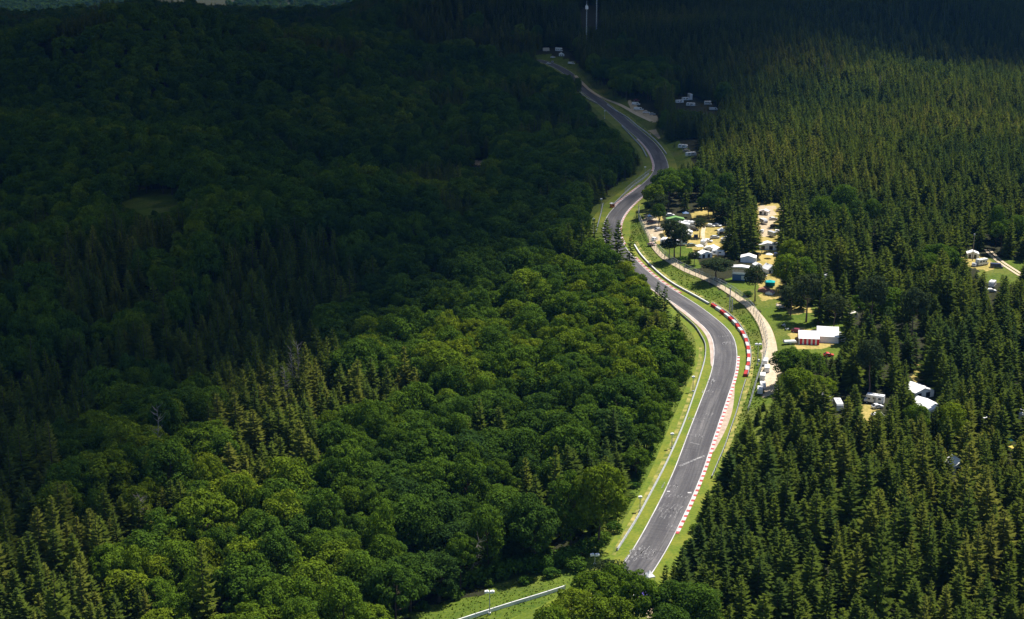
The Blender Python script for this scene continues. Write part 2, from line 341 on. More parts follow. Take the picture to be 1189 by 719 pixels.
# ------------------------------------------------------------------ the ground, one sheet
xs = np.concatenate([np.arange(-3200,-700,120), np.arange(-700,-130,12), np.arange(-130,330,2.5), np.arange(330,800,12), np.arange(800,3300,120)])
ys = np.concatenate([np.arange(-300,330,45), np.arange(330,1010,2.5), np.arange(1010,2700,13), np.arange(2700,6200,90)])
X, Y = np.meshgrid(xs, ys); Z = terrain(X, Y)
nx, ny = len(xs), len(ys)
ii = (np.arange(ny-1)[:, None]*nx + np.arange(nx-1)[None, :]).ravel()
gm = np_mesh('ground', np.stack([X.ravel(), Y.ravel(), Z.ravel()], 1), np.stack([ii, ii+1, ii+nx+1, ii+nx], 1))
gm.polygons.foreach_set('use_smooth', np.ones(len(gm.polygons), bool))
PX, PY, DEP = project(X.ravel(), Y.ravel(), Z.ravel()); vis = DEP > 50
rd = road_dist(X, Y)
zone = np.zeros((X.size, 4), np.float32); zone[:, 3] = 1
zone[:, 0] = ((rd > -19) & (rd < 19)) | (vis & lookup(Z_GREEN, PX, PY)); zone[:, 1] = vis & lookup(Z_DRY, PX, PY) & (rd > 10); zone[:, 2] = vis & lookup(Z_SAND, PX, PY)
ca = gm.color_attributes.new('zones', 'FLOAT_COLOR', 'POINT'); ca.data.foreach_set('color', zone.ravel())
tag(link('ground', gm, M_GROUND), kind='structure')

# ------------------------------------------------------------------ strips: road, lines, kerbs, verges, path
def strip(name, line, a, b, dz, m, kind='structure', rows=1, v0=0.0, close=0.0):
    """ribbon between offsets a..b (right positive) of a ground line; close > 0 gives it a solid thickness"""
    t = np.gradient(line, axis=0); t /= np.linalg.norm(t, axis=1)[:, None]; nrm = np.stack([t[:, 1], -t[:, 0]], 1)
    s = v0 + np.concatenate([[0], np.cumsum(np.linalg.norm(np.diff(line, axis=0), axis=1))])
    a = np.broadcast_to(a, len(line)); b = np.broadcast_to(b, len(line))
    V = []; UV = []; n = len(line); c = rows+1
    for r in range(c):
        o = a + (b-a)*r/rows; p = line + nrm*o[:, None]; z = terrain(p[:, 0], p[:, 1]) + dz
        V.append(np.column_stack([p, z])); UV.append(np.column_stack([o, s]))
    if close:
        for r in (c-1, 0):
            p = V[r].copy(); p[:, 2] -= close; V.append(p); UV.append(UV[r])
        V.append(V[0]); UV.append(UV[0])
    V = np.stack(V, 1).reshape(-1, 3); UV = np.stack(UV, 1).reshape(-1, 2); m_ = rows+1 + (3 if close else 0)
    i = (np.arange(n-1)[:, None]*m_ + np.arange(m_-1)[None, :]).ravel()
    Q = np.stack([i, i+1, i+m_+1, i+m_], 1); me = np_mesh(name, V, Q)
    uvl = me.uv_layers.new(name='UVMap'); uvl.data.foreach_set('uv', UV[Q.ravel()].astype(np.float32).ravel())
    me.polygons.foreach_set('use_smooth', np.ones(len(me.polygons), bool)) if not close else None
    o = link(name, me, m); tag(o, kind=kind); return o
def cen_slice(p, q):
    """part of the centre line between the points nearest to two photo positions"""
    i = int(np.argmin(np.linalg.norm(CEN-flat(*p), axis=1))); j = int(np.argmin(np.linalg.norm(CEN-flat(*q), axis=1)))
    return CEN[min(i, j):max(i, j)+1]
HW = 4.2
strip('grass_verge', CEN, -10.5, -HW+.2, .05, M_VERGE, rows=3); strip('grass_verge', CEN, HW-.2, 9.0, .05, M_VERGE, rows=3)
strip('race_track', CEN, -HW, HW, .09, M_ROAD, rows=4)
strip('edge_line', CEN, -HW+.05, -HW+.30, .105, M_LINE); strip('edge_line', CEN, HW-.30, HW-.05, .105, M_LINE)
k1 = cen_slice((842,412), (771,616)); strip('kerb', k1, HW, HW+.85, .17, M_KERB, close=.14)
k2 = cen_slice((768,336), (838,425)); w_ = np.sin(np.linspace(0, math.pi, len(k2)))**.5; strip('kerb', k2, -HW-.3-1.4*w_, -HW, .17, M_KERB_WORN, close=.14)
k3 = cen_slice((711,284), (737,228)); strip('kerb', k3, HW, HW+.85, .17, M_KERB, close=.14)
k3b = cen_slice((727,300), (778,342)); strip('kerb', k3b, HW, HW+1.3, .17, M_KERB_WORN, close=.14)
k4 = cen_slice((722,241), (752,216)); strip('kerb', k4, -HW-1.1, -HW, .17, M_KERB, close=.14)
k5 = cen_slice((768,200), (748,161)); strip('kerb', k5, -HW-1.1, -HW, .17, M_KERB, close=.14)
k6 = cen_slice((842,408), (840,440)); 
g1 = cen_slice((836,447), (808,523)); strip('gravel_strip', g1, HW+.85, HW+.9+1.9*np.sin(np.linspace(0.12, math.pi, len(g1))), .075, M_GRAVEL)
PATH_PX = [(756,272),(758,284),(768,297),(785,308),(800,316),(815,322),(830,329),(845,338),(858,347),(868,354),(879,366),(887,378),(892,392),(894,408),(893,425),(893,440),(896,456)]
PATH = line_px(PATH_PX, 2.0)
pw = np.interp(np.linspace(0, 1, len(PATH)), [0,.35,.6,.72,.85,1], [1.0,1.3,1.6,2.2,2.8,2.2]); strip('dirt_path', PATH, -pw, pw, .14, M_PATH, rows=2)
TRK = line_px([(1146,290),(1160,303),(1175,313),(1192,324)], 2.0); strip('dirt_track', TRK, -1.6, -.3, .16, M_PATH); strip('dirt_track', TRK, .4, 1.7, .16, M_PATH)
LANE = line_px([(818,262),(816,272),(819,284),(826,292)], 2.0); strip('dirt_path', LANE, -.9, .9, .14, M_PATH)
UPATH = line_px([(668,88),(684,104),(700,114),(720,122),(740,133),(757,141)], 3.0); strip('dirt_path', UPATH, -1.4, 1.4, .16, M_PATH)

HAY1 = line_px([(872,400),(873.5,415),(871.5,432),(867,450),(861,470),(855,488),(848,508),(842,526)], 2.0); strip('dry_grass', HAY1, -.9, 1.0, .06, M_HAY)
HAY2 = line_px([(712,645),(726,620),(738,599),(754,570),(768,542),(780,516),(790,491),(800,464),(807,441),(813,418),(814,402)], 2.0); strip('dry_grass', HAY2, -.7, .5, .07, M_HAY)
HAY3 = line_px([(738,280),(745,292),(763,312),(787,331),(811,343),(830,353),(845,363),(857,373),(867,386)], 2.0); strip('dry_grass', HAY3, -.8, .7, .07, M_HAY)
# faded unreadable chalk writing on the asphalt
def scribble(px, py, w, h, n, seed, dens=1.0):
    rnd = random.Random(seed); c = flat(px, py); i = int(np.argmin(np.linalg.norm(CEN-c, axis=1))); t = CEN[min(i+1, len(CEN)-1)]-CEN[i-1]; t /= np.linalg.norm(t); r = np.array([t[1], -t[0]])
    V = []; Q = []
    def stroke(a, b, wd):
        d = np.array(b)-np.array(a); L = np.linalg.norm(d); d = d/max(L, .01); q = np.array([-d[1], d[0]])*wd/2; k = len(V)
        for p in (a-q, b-q, b+q, a+q):
            g = c + r*p[0] + t*p[1]; V.append((g[0], g[1], .108))
        Q.append((k, k+1, k+2, k+3))
    cw = w/n
    for j in range(n):
        x0 = -w/2 + j*cw
        for _ in range(rnd.randint(2, 4)):
            kind = rnd.random(); a = np.array([x0+rnd.uniform(.05,.3)*cw, rnd.uniform(-.5,-.1)*h]); b = np.array([x0+rnd.uniform(.5,.85)*cw, rnd.uniform(.1,.5)*h])
            if kind < .45: b[0] = a[0]+.1*cw
            elif kind < .7: b[1] = a[1]+rnd.uniform(-.1,.1)
            mid = (a+b)/2 + np.array([rnd.uniform(-.2,.2)*cw, rnd.uniform(-.15,.15)*h]); wd = rnd.uniform(.09,.17)*dens
            stroke(a, mid, wd); stroke(mid, b, wd)
    me = bpy.data.meshes.new('road_writing'); me.from_pydata(V, [], Q); tag(link('road_writing', me, M_CHALK), kind='structure')
for a in [(846,399,5,4,4,1), (843,391,6,3,4,2), (826,444,3.2,8,2,3,1.8), (822,455,4,6,3,4), (812,487,7,3,6,5), (822,481,4,4,4,6), (808,506,6,3,5,7), (779,565,5,5,4,8), (786,576,7,3,6,9), (782,588,6,4,5,10),
          (779,593,7,4,7,11,1.3), (777,600,5,4,4,12), (741,641,4,6,3,13,1.8), (752,640,5,6,5,14,1.3), (748,647,6,4,5,15), (781,611,3,4,3,16), (733,649,3,5,3,17), (706,262,5,6,4,18)]: scribble(*a)
def bar(px, py, qx, qy, wd, m=M_CHALK):
    a = flat(px, py); b = flat(qx, qy); L = np.stack([a+(b-a)*t for t in np.linspace(0, 1, 5)]); strip('road_seam', L, -wd/2, wd/2, .1, m)
bar(789,541.5,818,529.5,.8); bar(839,398,849,397.5,.5); bar(774.5,571,778,571,.7, M_LINE); bar(798.5,572.5,803,572.5,.8, M_LINE); bar(801,514,812,516.5,.45)

# ------------------------------------------------------------------ guard rails, tyre wall, fences
def along(line, step):
    s = np.concatenate([[0], np.cumsum(np.linalg.norm(np.diff(line, axis=0), axis=1))]); q = np.arange(0, s[-1], step)
    return np.column_stack([np.interp(q, s, line[:, 0]), np.interp(q, s, line[:, 1])])
def guardrail(px, label, m=STEEL, h=1.0, w=.34, step=4.0, cat='guardrail', name='guardrail', beams=3, postside=.25):
    line = line_px(px, 2.0, 6); p0 = line[0]; z0 = tz(*p0); t = thing(name, label, cat, (p0[0], p0[1], z0))
    tg = np.gradient(line, axis=0); tg /= np.linalg.norm(tg, axis=1)[:, None]; nr = np.stack([tg[:, 1], -tg[:, 0]], 1); zz = terrain(line[:, 0], line[:, 1]) - z0; L = line - p0
    mb = MB(); prof = []
    for k in range(beams):                              # a stacked set of W shaped beams
        b = h*(k+.25)/beams; e = h*(k+1.08)/beams; prof += [(-.06, b), (.05, (2*b+e)/3), (-.06, (b+e)/2), (.05, (b+2*e)/3), (-.06, e)]
    prof = [(-w/2, prof[0][1])] + [(p[0]+w/2-.11, p[1]) for p in prof] + [(-w/2, prof[-1][1])]
    n = len(prof)
    for i in range(len(L)):
        mb.v += [(L[i,0]+nr[i,0]*p[0], L[i,1]+nr[i,1]*p[0], zz[i]+p[1]) for p in prof]
    for i in range(len(L)-1):
        for j in range(n): mb.f.append((i*n+j, i*n+(j+1) % n, (i+1)*n+(j+1) % n, (i+1)*n+j))
    mb.build('rail', m, t)
    pm = MB().box(-.08,.08,-.08,.08,-.4,h+.12).build('post', GREY, t); pts = along(line, step); zs = terrain(pts[:, 0], pts[:, 1])
    for i, (p, z) in enumerate(zip(pts, zs)):
        o = pm if i == 0 else pm.copy()
        if i: COL.objects.link(o); o.parent = t
        o.location = (p[0]-p0[0]+postside, p[1]-p0[1]+postside*.3, z-z0)
    return line
LB_PX = [(717,640),(731,618),(742,600),(751,583),(759.6,567),(773,541),(785,515),(795,491),(805,462.6),(813,438),(819,416),(819,400),(815,393),(807,380),(792,367),(780,355),(766,342)]
guardrail(LB_PX, 'long pale steel guardrail along the left verge of the sunlit bend', mat('pale steel', (.36,.37,.36), .5, .4, .1, .5), .9, .30, postside=-.3)
guardrail([(865.5,443),(860,461),(855.4,478.7),(848,500),(841,521),(834,537),(826,556)], 'thin grey guardrail with dark posts below the red and white tyre wall', STEEL, .9, .28, 3.0, beams=2)
RB_PX = [(736,285),(743,296),(751,305),(761,315),(773,325),(785,333),(797,339.5),(808,345.4),(823,354)]
CONC = mat('whitewashed concrete', (.70,.70,.66), .8, .2, .12, .4)
guardrail(RB_PX, 'whitish barrier between the upper track and the grassy bank, ending at the tyre wall', CONC, .85, .6, 5.0)
guardrail([(827,354),(841,363),(853,372.5),(864.5,388),(870.5,404),(871.5,422),(868,438)], 'grey steel guardrail running behind the red and white tyre wall', STEEL, 1.1, .3, 3.5, beams=3)
guardrail([(655,684),(640,689),(620,695.5),(600,701),(575,709),(550,717),(520,727),(480,741)], 'pale concrete barrier with black scrawl beside the grass at the bottom edge', CONC, .9, .46, 5.0, cat='barrier', name='track_barrier')
guardrail([(753,203),(746,209),(735,217),(724,227),(713,238)], 'grey guardrail on the left of the shaded bend above the orange post', STEEL, 1.0, .5, 4.0)
guardrail([(700,238),(698,248),(695,259),(692,271)], 'short pale guardrail beside the lamp left of the upper bend', STEEL, 1.0, .4, 4.0)
guardrail([(774,180),(764,167),(752,156),(740,147),(728,137),(712,127.5),(705,122)], 'pale guardrail on the right of the straight in cloud shadow', CONC, .9, .45, 4.0)
guardrail([(693,121),(681,114.5),(672,106),(665,97)], 'short white barrier beside the far dark bend', CONC, .9, .6, 4.0)
guardrail([(722,147),(735,161),(745,172),(751,183)], 'thin grey guardrail on the left of the straight in cloud shadow', STEEL, .9, .35, 4.0)
guardrail([(626,79),(640,83),(652,87.5)], 'farthest pale barrier below the parked trucks', CONC, 1.0, .6, 4.0)
# scrawl on the bottom barrier: short black strokes
def scrawl():
    m = MB(); a = flat(598, 701.5); b = flat(606, 699.2); d = (b-a)/np.linalg.norm(b-a); nn = np.array([d[1], -d[0]]); rnd = random.Random(4)
    for k in range(9):
        p = a + d*(k*.32) + nn*.25; z = tz(*p)+.25
        q = p + d*rnd.uniform(.1,.25); zt = z+rnd.uniform(.25,.5)
        m.add([(p[0],p[1],z),(p[0]+d[0]*.12,p[1]+d[1]*.12,z),(q[0]+d[0]*.12,q[1]+d[1]*.12,zt),(q[0],q[1],zt)], [(0,1,2,3)])
    return m
tb = [o for o in COL.objects if o.name == 'track_barrier'][0]
sm = scrawl(); sm.v = [(v[0]-tb.location.x, v[1]-tb.location.y, v[2]-tb.location.z) for v in sm.v]; sm.build('scrawl', BLACKP, tb)

# tyre wall: one block per painted pack of stacked tyres
TW = line_px([(826.5,355),(833,359.5),(841,365.6),(847,370.5),(853,376.5),(858.5,383),(863.5,391),(866.5,398),(868.5,406),(869.3,415),(869,423.6),(867.5,430),(865,438)], 1.0)
def tyre_block(L, m):
    b = MB(); nt_ = max(3, int(L/.62)); r = L/nt_/2
    out = []
    for side in (1, -1):
        rng = range(nt_) if side == 1 else reversed(range(nt_))
        for i in rng:
            for k in range(5):
                a = math.pi*(k+.5)/5; out.append((-L/2+r+2*r*i - math.cos(a)*r*side, side*(.38+math.sin(a)*.24)))
    n = len(out)
    for lv, (z, s) in enumerate([(0,.94),(.08,1),(.24,1),(.30,.94),(.36,1),(.54,1),(.60,.94),(.66,1),(.84,1),(.90,.94),(.96,1),(1.14,1),(1.2,.9)]): b.v += [(p[0], p[1]*s, z) for p in out]
    for k in range(12):
        for i in range(n): b.f.append((k*n+i, (k+1)*n+i, (k+1)*n+(i+1) % n, k*n+(i+1) % n))
    b.f.append(tuple(reversed(range(12*n, 13*n)))); return b
s_tw = np.concatenate([[0], np.cumsum(np.linalg.norm(np.diff(TW, axis=0), axis=1))]); NB = 19; ORD = ['first','second','third','fourth','fifth','sixth','seventh','eighth','ninth','tenth']
# block borders evenly spaced as seen along the wall
cuts = np.linspace(0, s_tw[-1], NB+1)
for i in range(NB):
    a, b = [np.array([np.interp(c, s_tw, TW[:, 0]), np.interp(c, s_tw, TW[:, 1])]) for c in (cuts[i], cuts[i+1])]
    c = (a+b)/2; red = i % 2 == 0; L = np.linalg.norm(b-a)-random.uniform(.12,.5); k = (NB-1-i)//2
    o = tyre_block(L, None).build('tyre_barrier', REDP if red else TYREWHITE); o.location = (c[0], c[1], tz(*c)); o.rotation_euler = (0, 0, math.atan2(b[1]-a[1], b[0]-a[0])+random.gauss(0,.035)); o.scale = (1, 1, random.uniform(.84,1))
    tag(o, f"{'red' if red else 'white'} painted tyre pack, {ORD[k] if k < 9 else 'last'} {'red' if red else 'white'} one up from the lower end of the tyre wall", 'tyre barrier', 'painted tyre packs along the bend')

# see-through wire mesh
M_MESH = bpy.data.materials.new('wire mesh'); M_MESH.use_nodes = True; nt = M_MESH.node_tree; nt.nodes.remove(nt.nodes['Principled BSDF'])
_o = nt.nodes['Material Output']; _g = N(nt, 'ShaderNodeUVMap'); _s = N(nt, 'ShaderNodeSeparateXYZ'); nt.links.new(_g.outputs[0], _s.inputs[0])
_a = math_(nt, 'LESS_THAN', math_(nt, 'FRACT', math_(nt, 'MULTIPLY', _s.outputs[0], 5)), .13); _b2 = math_(nt, 'LESS_THAN', math_(nt, 'FRACT', math_(nt, 'MULTIPLY', _s.outputs[1], 5)), .13)
_m = math_(nt, 'MAXIMUM', _a, _b2); _d = N(nt, 'ShaderNodeBsdfDiffuse', Color=(.42,.47,.46,1)); _t = N(nt, 'ShaderNodeBsdfTransparent'); _x = N(nt, 'ShaderNodeMixShader')
nt.links.new(_m, _x.inputs[0]); nt.links.new(_t.outputs[0], _x.inputs[1]); nt.links.new(_d.outputs[0], _x.inputs[2]); nt.links.new(_x.outputs[0], _o.inputs['Surface'])
def catch_fence(px, label, h=3.2, step=5.0, lean=0.5):
    line = line_px(px, 2.0, 4); p0 = line[0]; z0 = tz(*p0); t = thing('catch_fence', label, 'fence', (p0[0], p0[1], z0))
    tg = np.gradient(line, axis=0); tg /= np.linalg.norm(tg, axis=1)[:, None]; nr = np.stack([tg[:, 1], -tg[:, 0]], 1); zz = terrain(line[:, 0], line[:, 1])-z0; L = line-p0
    s = np.concatenate([[0], np.cumsum(np.linalg.norm(np.diff(line, axis=0), axis=1))]); rows = [(0, .05), (0, h*.75), (-lean, h)]
    V = np.stack([np.column_stack([L - nr*(-o), zz+hh]) for o, hh in rows], 1).reshape(-1, 3); UV = np.stack([np.column_stack([s, np.full(len(s), hh)]) for o, hh in rows], 1).reshape(-1, 2)
    i = (np.arange(len(L)-1)[:, None]*3 + np.arange(2)[None, :]).ravel(); Q = np.stack([i, i+1, i+4, i+3], 1); me = np_mesh('mesh_panel', V, Q)
    me.uv_layers.new(name='UVMap').data.foreach_set('uv', UV[Q.ravel()].astype(np.float32).ravel()); link('mesh_panel', me, M_MESH, t)
    cb = MB()
    for k in range(len(L)-1):
        for o, hh in rows[1:]:
            a = L[k]+nr[k]*o; b = L[k+1]+nr[k+1]*o; cb.tube((a[0], a[1], zz[k]+hh), (b[0], b[1], zz[k+1]+hh), .05, n=4)
    cb.build('cable', STEEL, t)
    pts = along(line, step); zs = terrain(pts[:, 0], pts[:, 1]); ia = [int(np.argmin(np.linalg.norm(line-p, axis=1))) for p in pts]
    pm = MB().tube((0,0,-.4), (0,0,h*.75), .09).tube((0,0,h*.75), (-lean,0,h), .08).build('post', STEEL, t)
    for k, p in enumerate(pts):
        o = pm if k == 0 else pm.copy()
        if k: COL.objects.link(o); o.parent = t
        o.location = (p[0]-p0[0], p[1]-p0[1], zs[k]-z0); o.rotation_euler = (0, 0, math.atan2(nr[ia[k], 1], nr[ia[k], 0]))
catch_fence([(741,244),(741,252),(743,261),(749,273),(756,284),(771,300),(786,311),(802,319),(818,326),(836,334)], 'tall wire catch fence along the left edge of the sandy path beside the bank')
catch_fence([(836,334),(850,342),(861,350),(871,360),(879,372),(885,384),(889,397),(889.5,408),(887,420),(883,432),(877,450),(871,472),(868,482)], 'tall grey wire catch fence between the sunny grass bank and the row of white vans')
catch_fence([(755,200),(747,206.5),(736,214.5),(725,224)], 'low wire fence above the shaded left hand kerb', 2.2, 4.0, .2)

# ------------------------------------------------------------------ lamp posts, masts, poles
def lamp_post(px, py, top, label, heads=2, rot=0.0, name='lamp_post', cat='lamp post', box=False):
    p = at(px, py); _, _, dep = project(p.x, p.y, p.z); h = (py-top)*dep/F_PX/math.cos(TH-.02)
    t = thing(name, label, cat, p, rot); MB().tube((0,0,-.3), (0,0,h-.2), .13, .085).build('pole', STEEL, t); MB().cbox((0,0,.15), (.55,.55,.5)).build('base', CONC, t)
    for k in range(heads):
        s = (k-.5*(heads-1))*1.25
        MB().prism([(s-.5,h-.45),(s+.5,h-.35),(s+.5,h+.05),(s+.2,h+.2),(s-.5,h+.05)], -.38, .38, .06).build('lamp_head', WHITE, t)
    MB().tube((-.7*(heads > 1)-.15,0,h-.42), (.7*(heads > 1)+.15,0,h-.42), .07).build('cross_arm', STEEL, t)
    if box: MB().prism([(.1,1.2),(.7,1.2),(.7,2.1),(.1,2.1)], -.3, .3, .05).build('control_box', WHITE, t)
lamp_post(568.5,713,685,'white two-headed lamp post beside the concrete barrier at the bottom edge')
lamp_post(743,594,576,'white lamp post behind the left guardrail, nearest the bottom of the straight', 1)
lamp_post(780,521,503,'white lamp post behind the left guardrail, level with the middle of the straight', 1)
lamp_post(804.5,455,437,'white lamp post behind the left guardrail, just below the inner pink kerb', 1)
lamp_post(689,271,254,'lamp post in cloud shadow left of the short guardrail at the upper bend', 1)
lamp_post(698,246,231,'lamp post with teal-lit head at the top of the short guardrail, upper bend', 1)
lamp_post(690.5,656,643,'short white lamp post in the bushes left of the track near the bottom', 2)
lamp_post(749,204,194,'small lamp post by the shaded kerb at the upper bend', 1)
lamp_post(879.5,424,399,'tall white floodlight with a control box on the yellow grass behind the tyre wall', 2, box=True)
lamp_post(702,138,129,'small lamp post at the left of the straight in cloud shadow', 1)
def mast(px, py, top, label, kind):
    p = at(px, py); _, _, dep = project(p.x, p.y, p.z); h = (py-top)*dep/F_PX/math.cos(TH-.1); t = thing('radio_mast', label, 'radio mast', p)
    m = MB(); w = .5
    for a in range(3):
        c, s = math.cos(a*2.094)*w, math.sin(a*2.094)*w; c2, s2 = math.cos((a+1)*2.094)*w, math.sin((a+1)*2.094)*w
        m.tube((c,s,0), (c*.8,s*.8,h), .10, .08, 5)
        for z in np.arange(0, h-2, 2.4): m.tube((c,s,z), (c2*.9,s2*.9,z+2.3), .05, n=4)
    m.build('lattice_tower', mat('bleached steel', (.62,.65,.66), .5, .4), t)
    if kind == 0:
        MB().cbox((0,0,h-3), (2.2,2.2,3.2)).cbox((1.3,0,h-3.2), (.4,.8,2.4)).build('antenna_panel', WHITE, t)
    else:
        MB().tube((0,0,h-2), (0,0,h+1), .8, .6).build('antenna_panel', WHITE, t)
    MB().tube((0,0,h-1.5), (0,0,h+3), .12, .06).build('antenna_rod', WHITE, t); MB().cbox((2,1,1.2), (3,2.5,2.4)).build('equipment_hut', CREAM, t)
mast(680.5,62,12,'left pale lattice radio mast with boxy white antenna panels', 0); mast(692,56,8,'right pale lattice radio mast, slimmer, with a small drum on top', 1)
def pole(px, py, top, label, twin=0, r=.16):
    p = at(px, py); _, _, dep = project(p.x, p.y, p.z); h = (py-top)*dep/F_PX/math.cos(TH-.02); t = thing('utility_pole', label, 'pole', p); MB().tube((0,0,-.3), (0,0,h), r, r*.75).build('shaft', STEEL if twin else WOOD, t)
    MB().cbox((0,0,h-.3), (.6,.5,.7)).build('cap_box', GREY, t)
    if twin:
        MB().tube((.9,-.5,-.3), (.9,-.5,h*.55), r).build('shaft', STEEL, t); MB().tube((0,0,h*.5), (.9,-.5,h*.5), .06).build('brace', STEEL, t)
pole(847,362,334,'grey twin steel pole standing on the bank above the red and white tyres', 1, .24); pole(1129,303,272,'tall thin wooden pole beside the white tent at the right clearing', 0, .2)

# ------------------------------------------------------------------ vehicles, caravans, tents
def wheels(t, xs_, y, r=.33):
    for x in xs_:
        for s in (-1, 1):
            w = MB().tube((x,s*y-.1,r), (x,s*y+.1,r), r, n=12).build('wheel', TYRE, t); MB().tube((x,s*(y+.10),r), (x,s*(y+.12),r), r*.6, n=10).build('rim', SILVER, w)
def car(px, py, rot, label, m, group=None, van=False, L=4.4):
    t = thing('parked_van' if van else 'parked_car', label, 'van' if van else 'car', at(px, py), math.radians(rot), group); w = .9; h = 2.0 if van else 1.45; x = L/2
    if van: prof = [(-x,.4),(x,.4),(x,.95),(x-.6,1.1),(x-1.3,h),(-x+.1,h),(-x,h-.4)]
    else: prof = [(-x,.35),(x,.35),(x,.75),(x-.9,.92),(x-1.6,h-.06),(x-2.0,h),(-x+1.0,h),(-x+.15,.98),(-x,.9)]
    MB().prism(prof, -w, w, .1).build('body', m, t)
    g = MB()
    for s in (-1, 1):
        if van: g.add([(x-1.5,s*(w+.012),1.1),(x-1.5+.12,s*(w+.012),h-.15),(x-2.4,s*(w+.012),h-.15),(x-2.4,s*(w+.012),1.1)], [(0,1,2,3)])
        else: g.add([(x-1.15,s*(w+.012),.95),(x-1.7,s*(w+.012),h-.12),(-x+1.05,s*(w+.012),h-.12),(-x+.5,s*(w+.012),.97)], [(0,1,2,3)])
    g.build('side_window', GLASS, t)
    if van: MB().add([(x-.58,-w+.15,1.14),(x-.58,w-.15,1.14),(x-1.2,w-.2,h-.12),(x-1.2,-w+.2,h-.12)], [(0,1,2,3)]).build('windscreen', GLASS, t)
    else:
        MB().add([(x-.88,-w+.15,.95),(x-.88,w-.15,.95),(x-1.52,w-.2,h-.09),(x-1.52,-w+.2,h-.09)], [(0,1,2,3)]).build('windscreen', GLASS, t)
        MB().add([(-x+.14,w-.15,1.02),(-x+.14,-w+.15,1.02),(-x+.93,-w+.2,h-.03),(-x+.93,w-.2,h-.03)], [(0,1,2,3)]).build('rear_window', GLASS, t)
    for s in (-1, 1): MB().cbox((x,s*.62,.68), (.06,.32,.16)).build('headlight', SILVER, t)
    wheels(t, (x-.85, -x+.85), w-.04); return t
def caravan(px, py, rot, label, L=5.6, group=None, m=None, H=2.55):
    t = thing('caravan', label, 'caravan', at(px, py), math.radians(rot), group); x = L/2; w = 1.12; m = m or WHITE
    MB().prism([(-x,.5),(x-.2,.5),(x,1.0),(x-.1,1.7),(x-.55,H),(-x+.35,H),(-x,H-.5)], -w, w, .09).build('body', m, t)
    for s in (-1, 1):
        for a in (-.55, .3): MB().cbox((a*x,s*(w+.01),1.75), (1.0,.05,.6)).build('window', GLASS, t)
    MB().cbox((.02*x,-w-.012,1.35), (.6,.05,1.6)).build('door', CREAM, t)
    MB().add([(x+.005,-.8,1.15),(x+.005,.8,1.15),(x-.09,.8,1.68),(x-.09,-.8,1.68)], [(0,1,2,3)]).build('front_window', GLASS, t)
    for a in (-.4, .35): MB().cbox((a*x,0,H+.05), (.6,.6,.12)).build('roof_hatch', GREY, t)
    wheels(t, (-.1,), w-.05, .3); MB().tube((x-.2,.5,.5), (x+1.1,0,.45), .05, n=5).tube((x-.2,-.5,.5), (x+1.1,0,.45), .05, n=5).build('drawbar', STEEL, t); return t
def camper(px, py, rot, label, L=6.4, H=2.9):
    t = thing('camper_van', label, 'camper van', at(px, py), math.radians(rot)); x = L/2; w = 1.12
    MB().prism([(-x,.45),(x,.45),(x,1.05),(x-.9,1.3),(x-1.35,1.95),(x-.5,2.15),(x-.7,H),(-x,H)], -w, w, .09).build('body', WHITE, t)
    for s in (-1, 1):
        for a in (-.6, -.05): MB().cbox((a*x,s*(w+.01),1.9), (.95,.05,.6)).build('window', GLASS, t)
        MB().add([(x-1.05,s*(w+.012),1.3),(x-1.42,s*(w+.012),1.9),(x-2.0,s*(w+.012),1.9),(x-2.0,s*(w+.012),1.3)], [(0,1,2,3)]).build('cab_window', GLASS, t)
    MB().add([(x-.88,-.95,1.34),(x-.88,.95,1.34),(x-1.31,.95,1.92),(x-1.31,-.95,1.92)], [(0,1,2,3)]).build('windscreen', GLASS, t)
    for s in (-.45, .1): MB().cbox((s*x,0,H+.06), (.7,.7,.14)).build('roof_hatch', GREY, t)
    MB().cbox((-.1*x,w+.012,1.25), (.6,.05,1.5)).build('door', GREY, t); wheels(t, (x-1.0, -x+1.3), w-.05, .36); return t
def gable_tent(px, py, rot, label, w, l, hw, hr, roof=None, wall=None, name='tent', cat='tent', opening=True, group=None):
    t = thing(name, label, cat, at(px, py), math.radians(rot), group); roof = roof or CANVAS; wall = wall or CANVAS; a, b = w/2, l/2
    # cloth roof with slight sag
    m = MB(); n = 6
    for j in range(n+1):
        y = -b-.12 + (l+.24)*j/n; sag = .10*math.sin(math.pi*j/n)
        for x_, z_ in ((-a-.15,hw-.05),(-a*.5,(hw+hr)/2-.09-sag),(0,hr-sag*.6),(a*.5,(hw+hr)/2-.09-sag),(a+.15,hw-.05)): m.v.append((x_, y, z_))
        for x_, z_ in ((a+.15,hw-.11),(0,hr-.08-sag*.6),(-a-.15,hw-.11)): m.v.append((x_, y, z_))
    for j in range(n):
        for i in range(8): m.f.append((j*8+i, j*8+(i+1) % 8, (j+1)*8+(i+1) % 8, (j+1)*8+i))
    m.f += [tuple(range(8)), tuple(reversed(range(n*8, n*8+8)))]; m.build('roof', roof, t)
    wl = MB(); wl.box(-a,-a+.06,-b,b,0,hw-.13).box(a-.06,a,-b,b,0,hw-.13)
    for y in (-b+.02, b-.08): wl.prism([(-a+.06,0),(a-.06,0),(a-.06,hw-.15),(0,hr-.16),(-a+.06,hw-.15)], y, y+.06)
    wl.build('wall', wall, t)
    if opening:
        for s in (-.26, .2): MB().box(s*w-.12*w,s*w+.10*w,-b-.01,-b+.05,.1,hw*.82).build('doorway', GLASS, t)
    for sx in (-1, 1):
        for sy in (-1, 1): MB().tube((sx*(a+.04),sy*(b+.04),0), (sx*(a+.04),sy*(b+.04),hw-.13), .05, n=6).build('pole', STEEL, t)
    return t
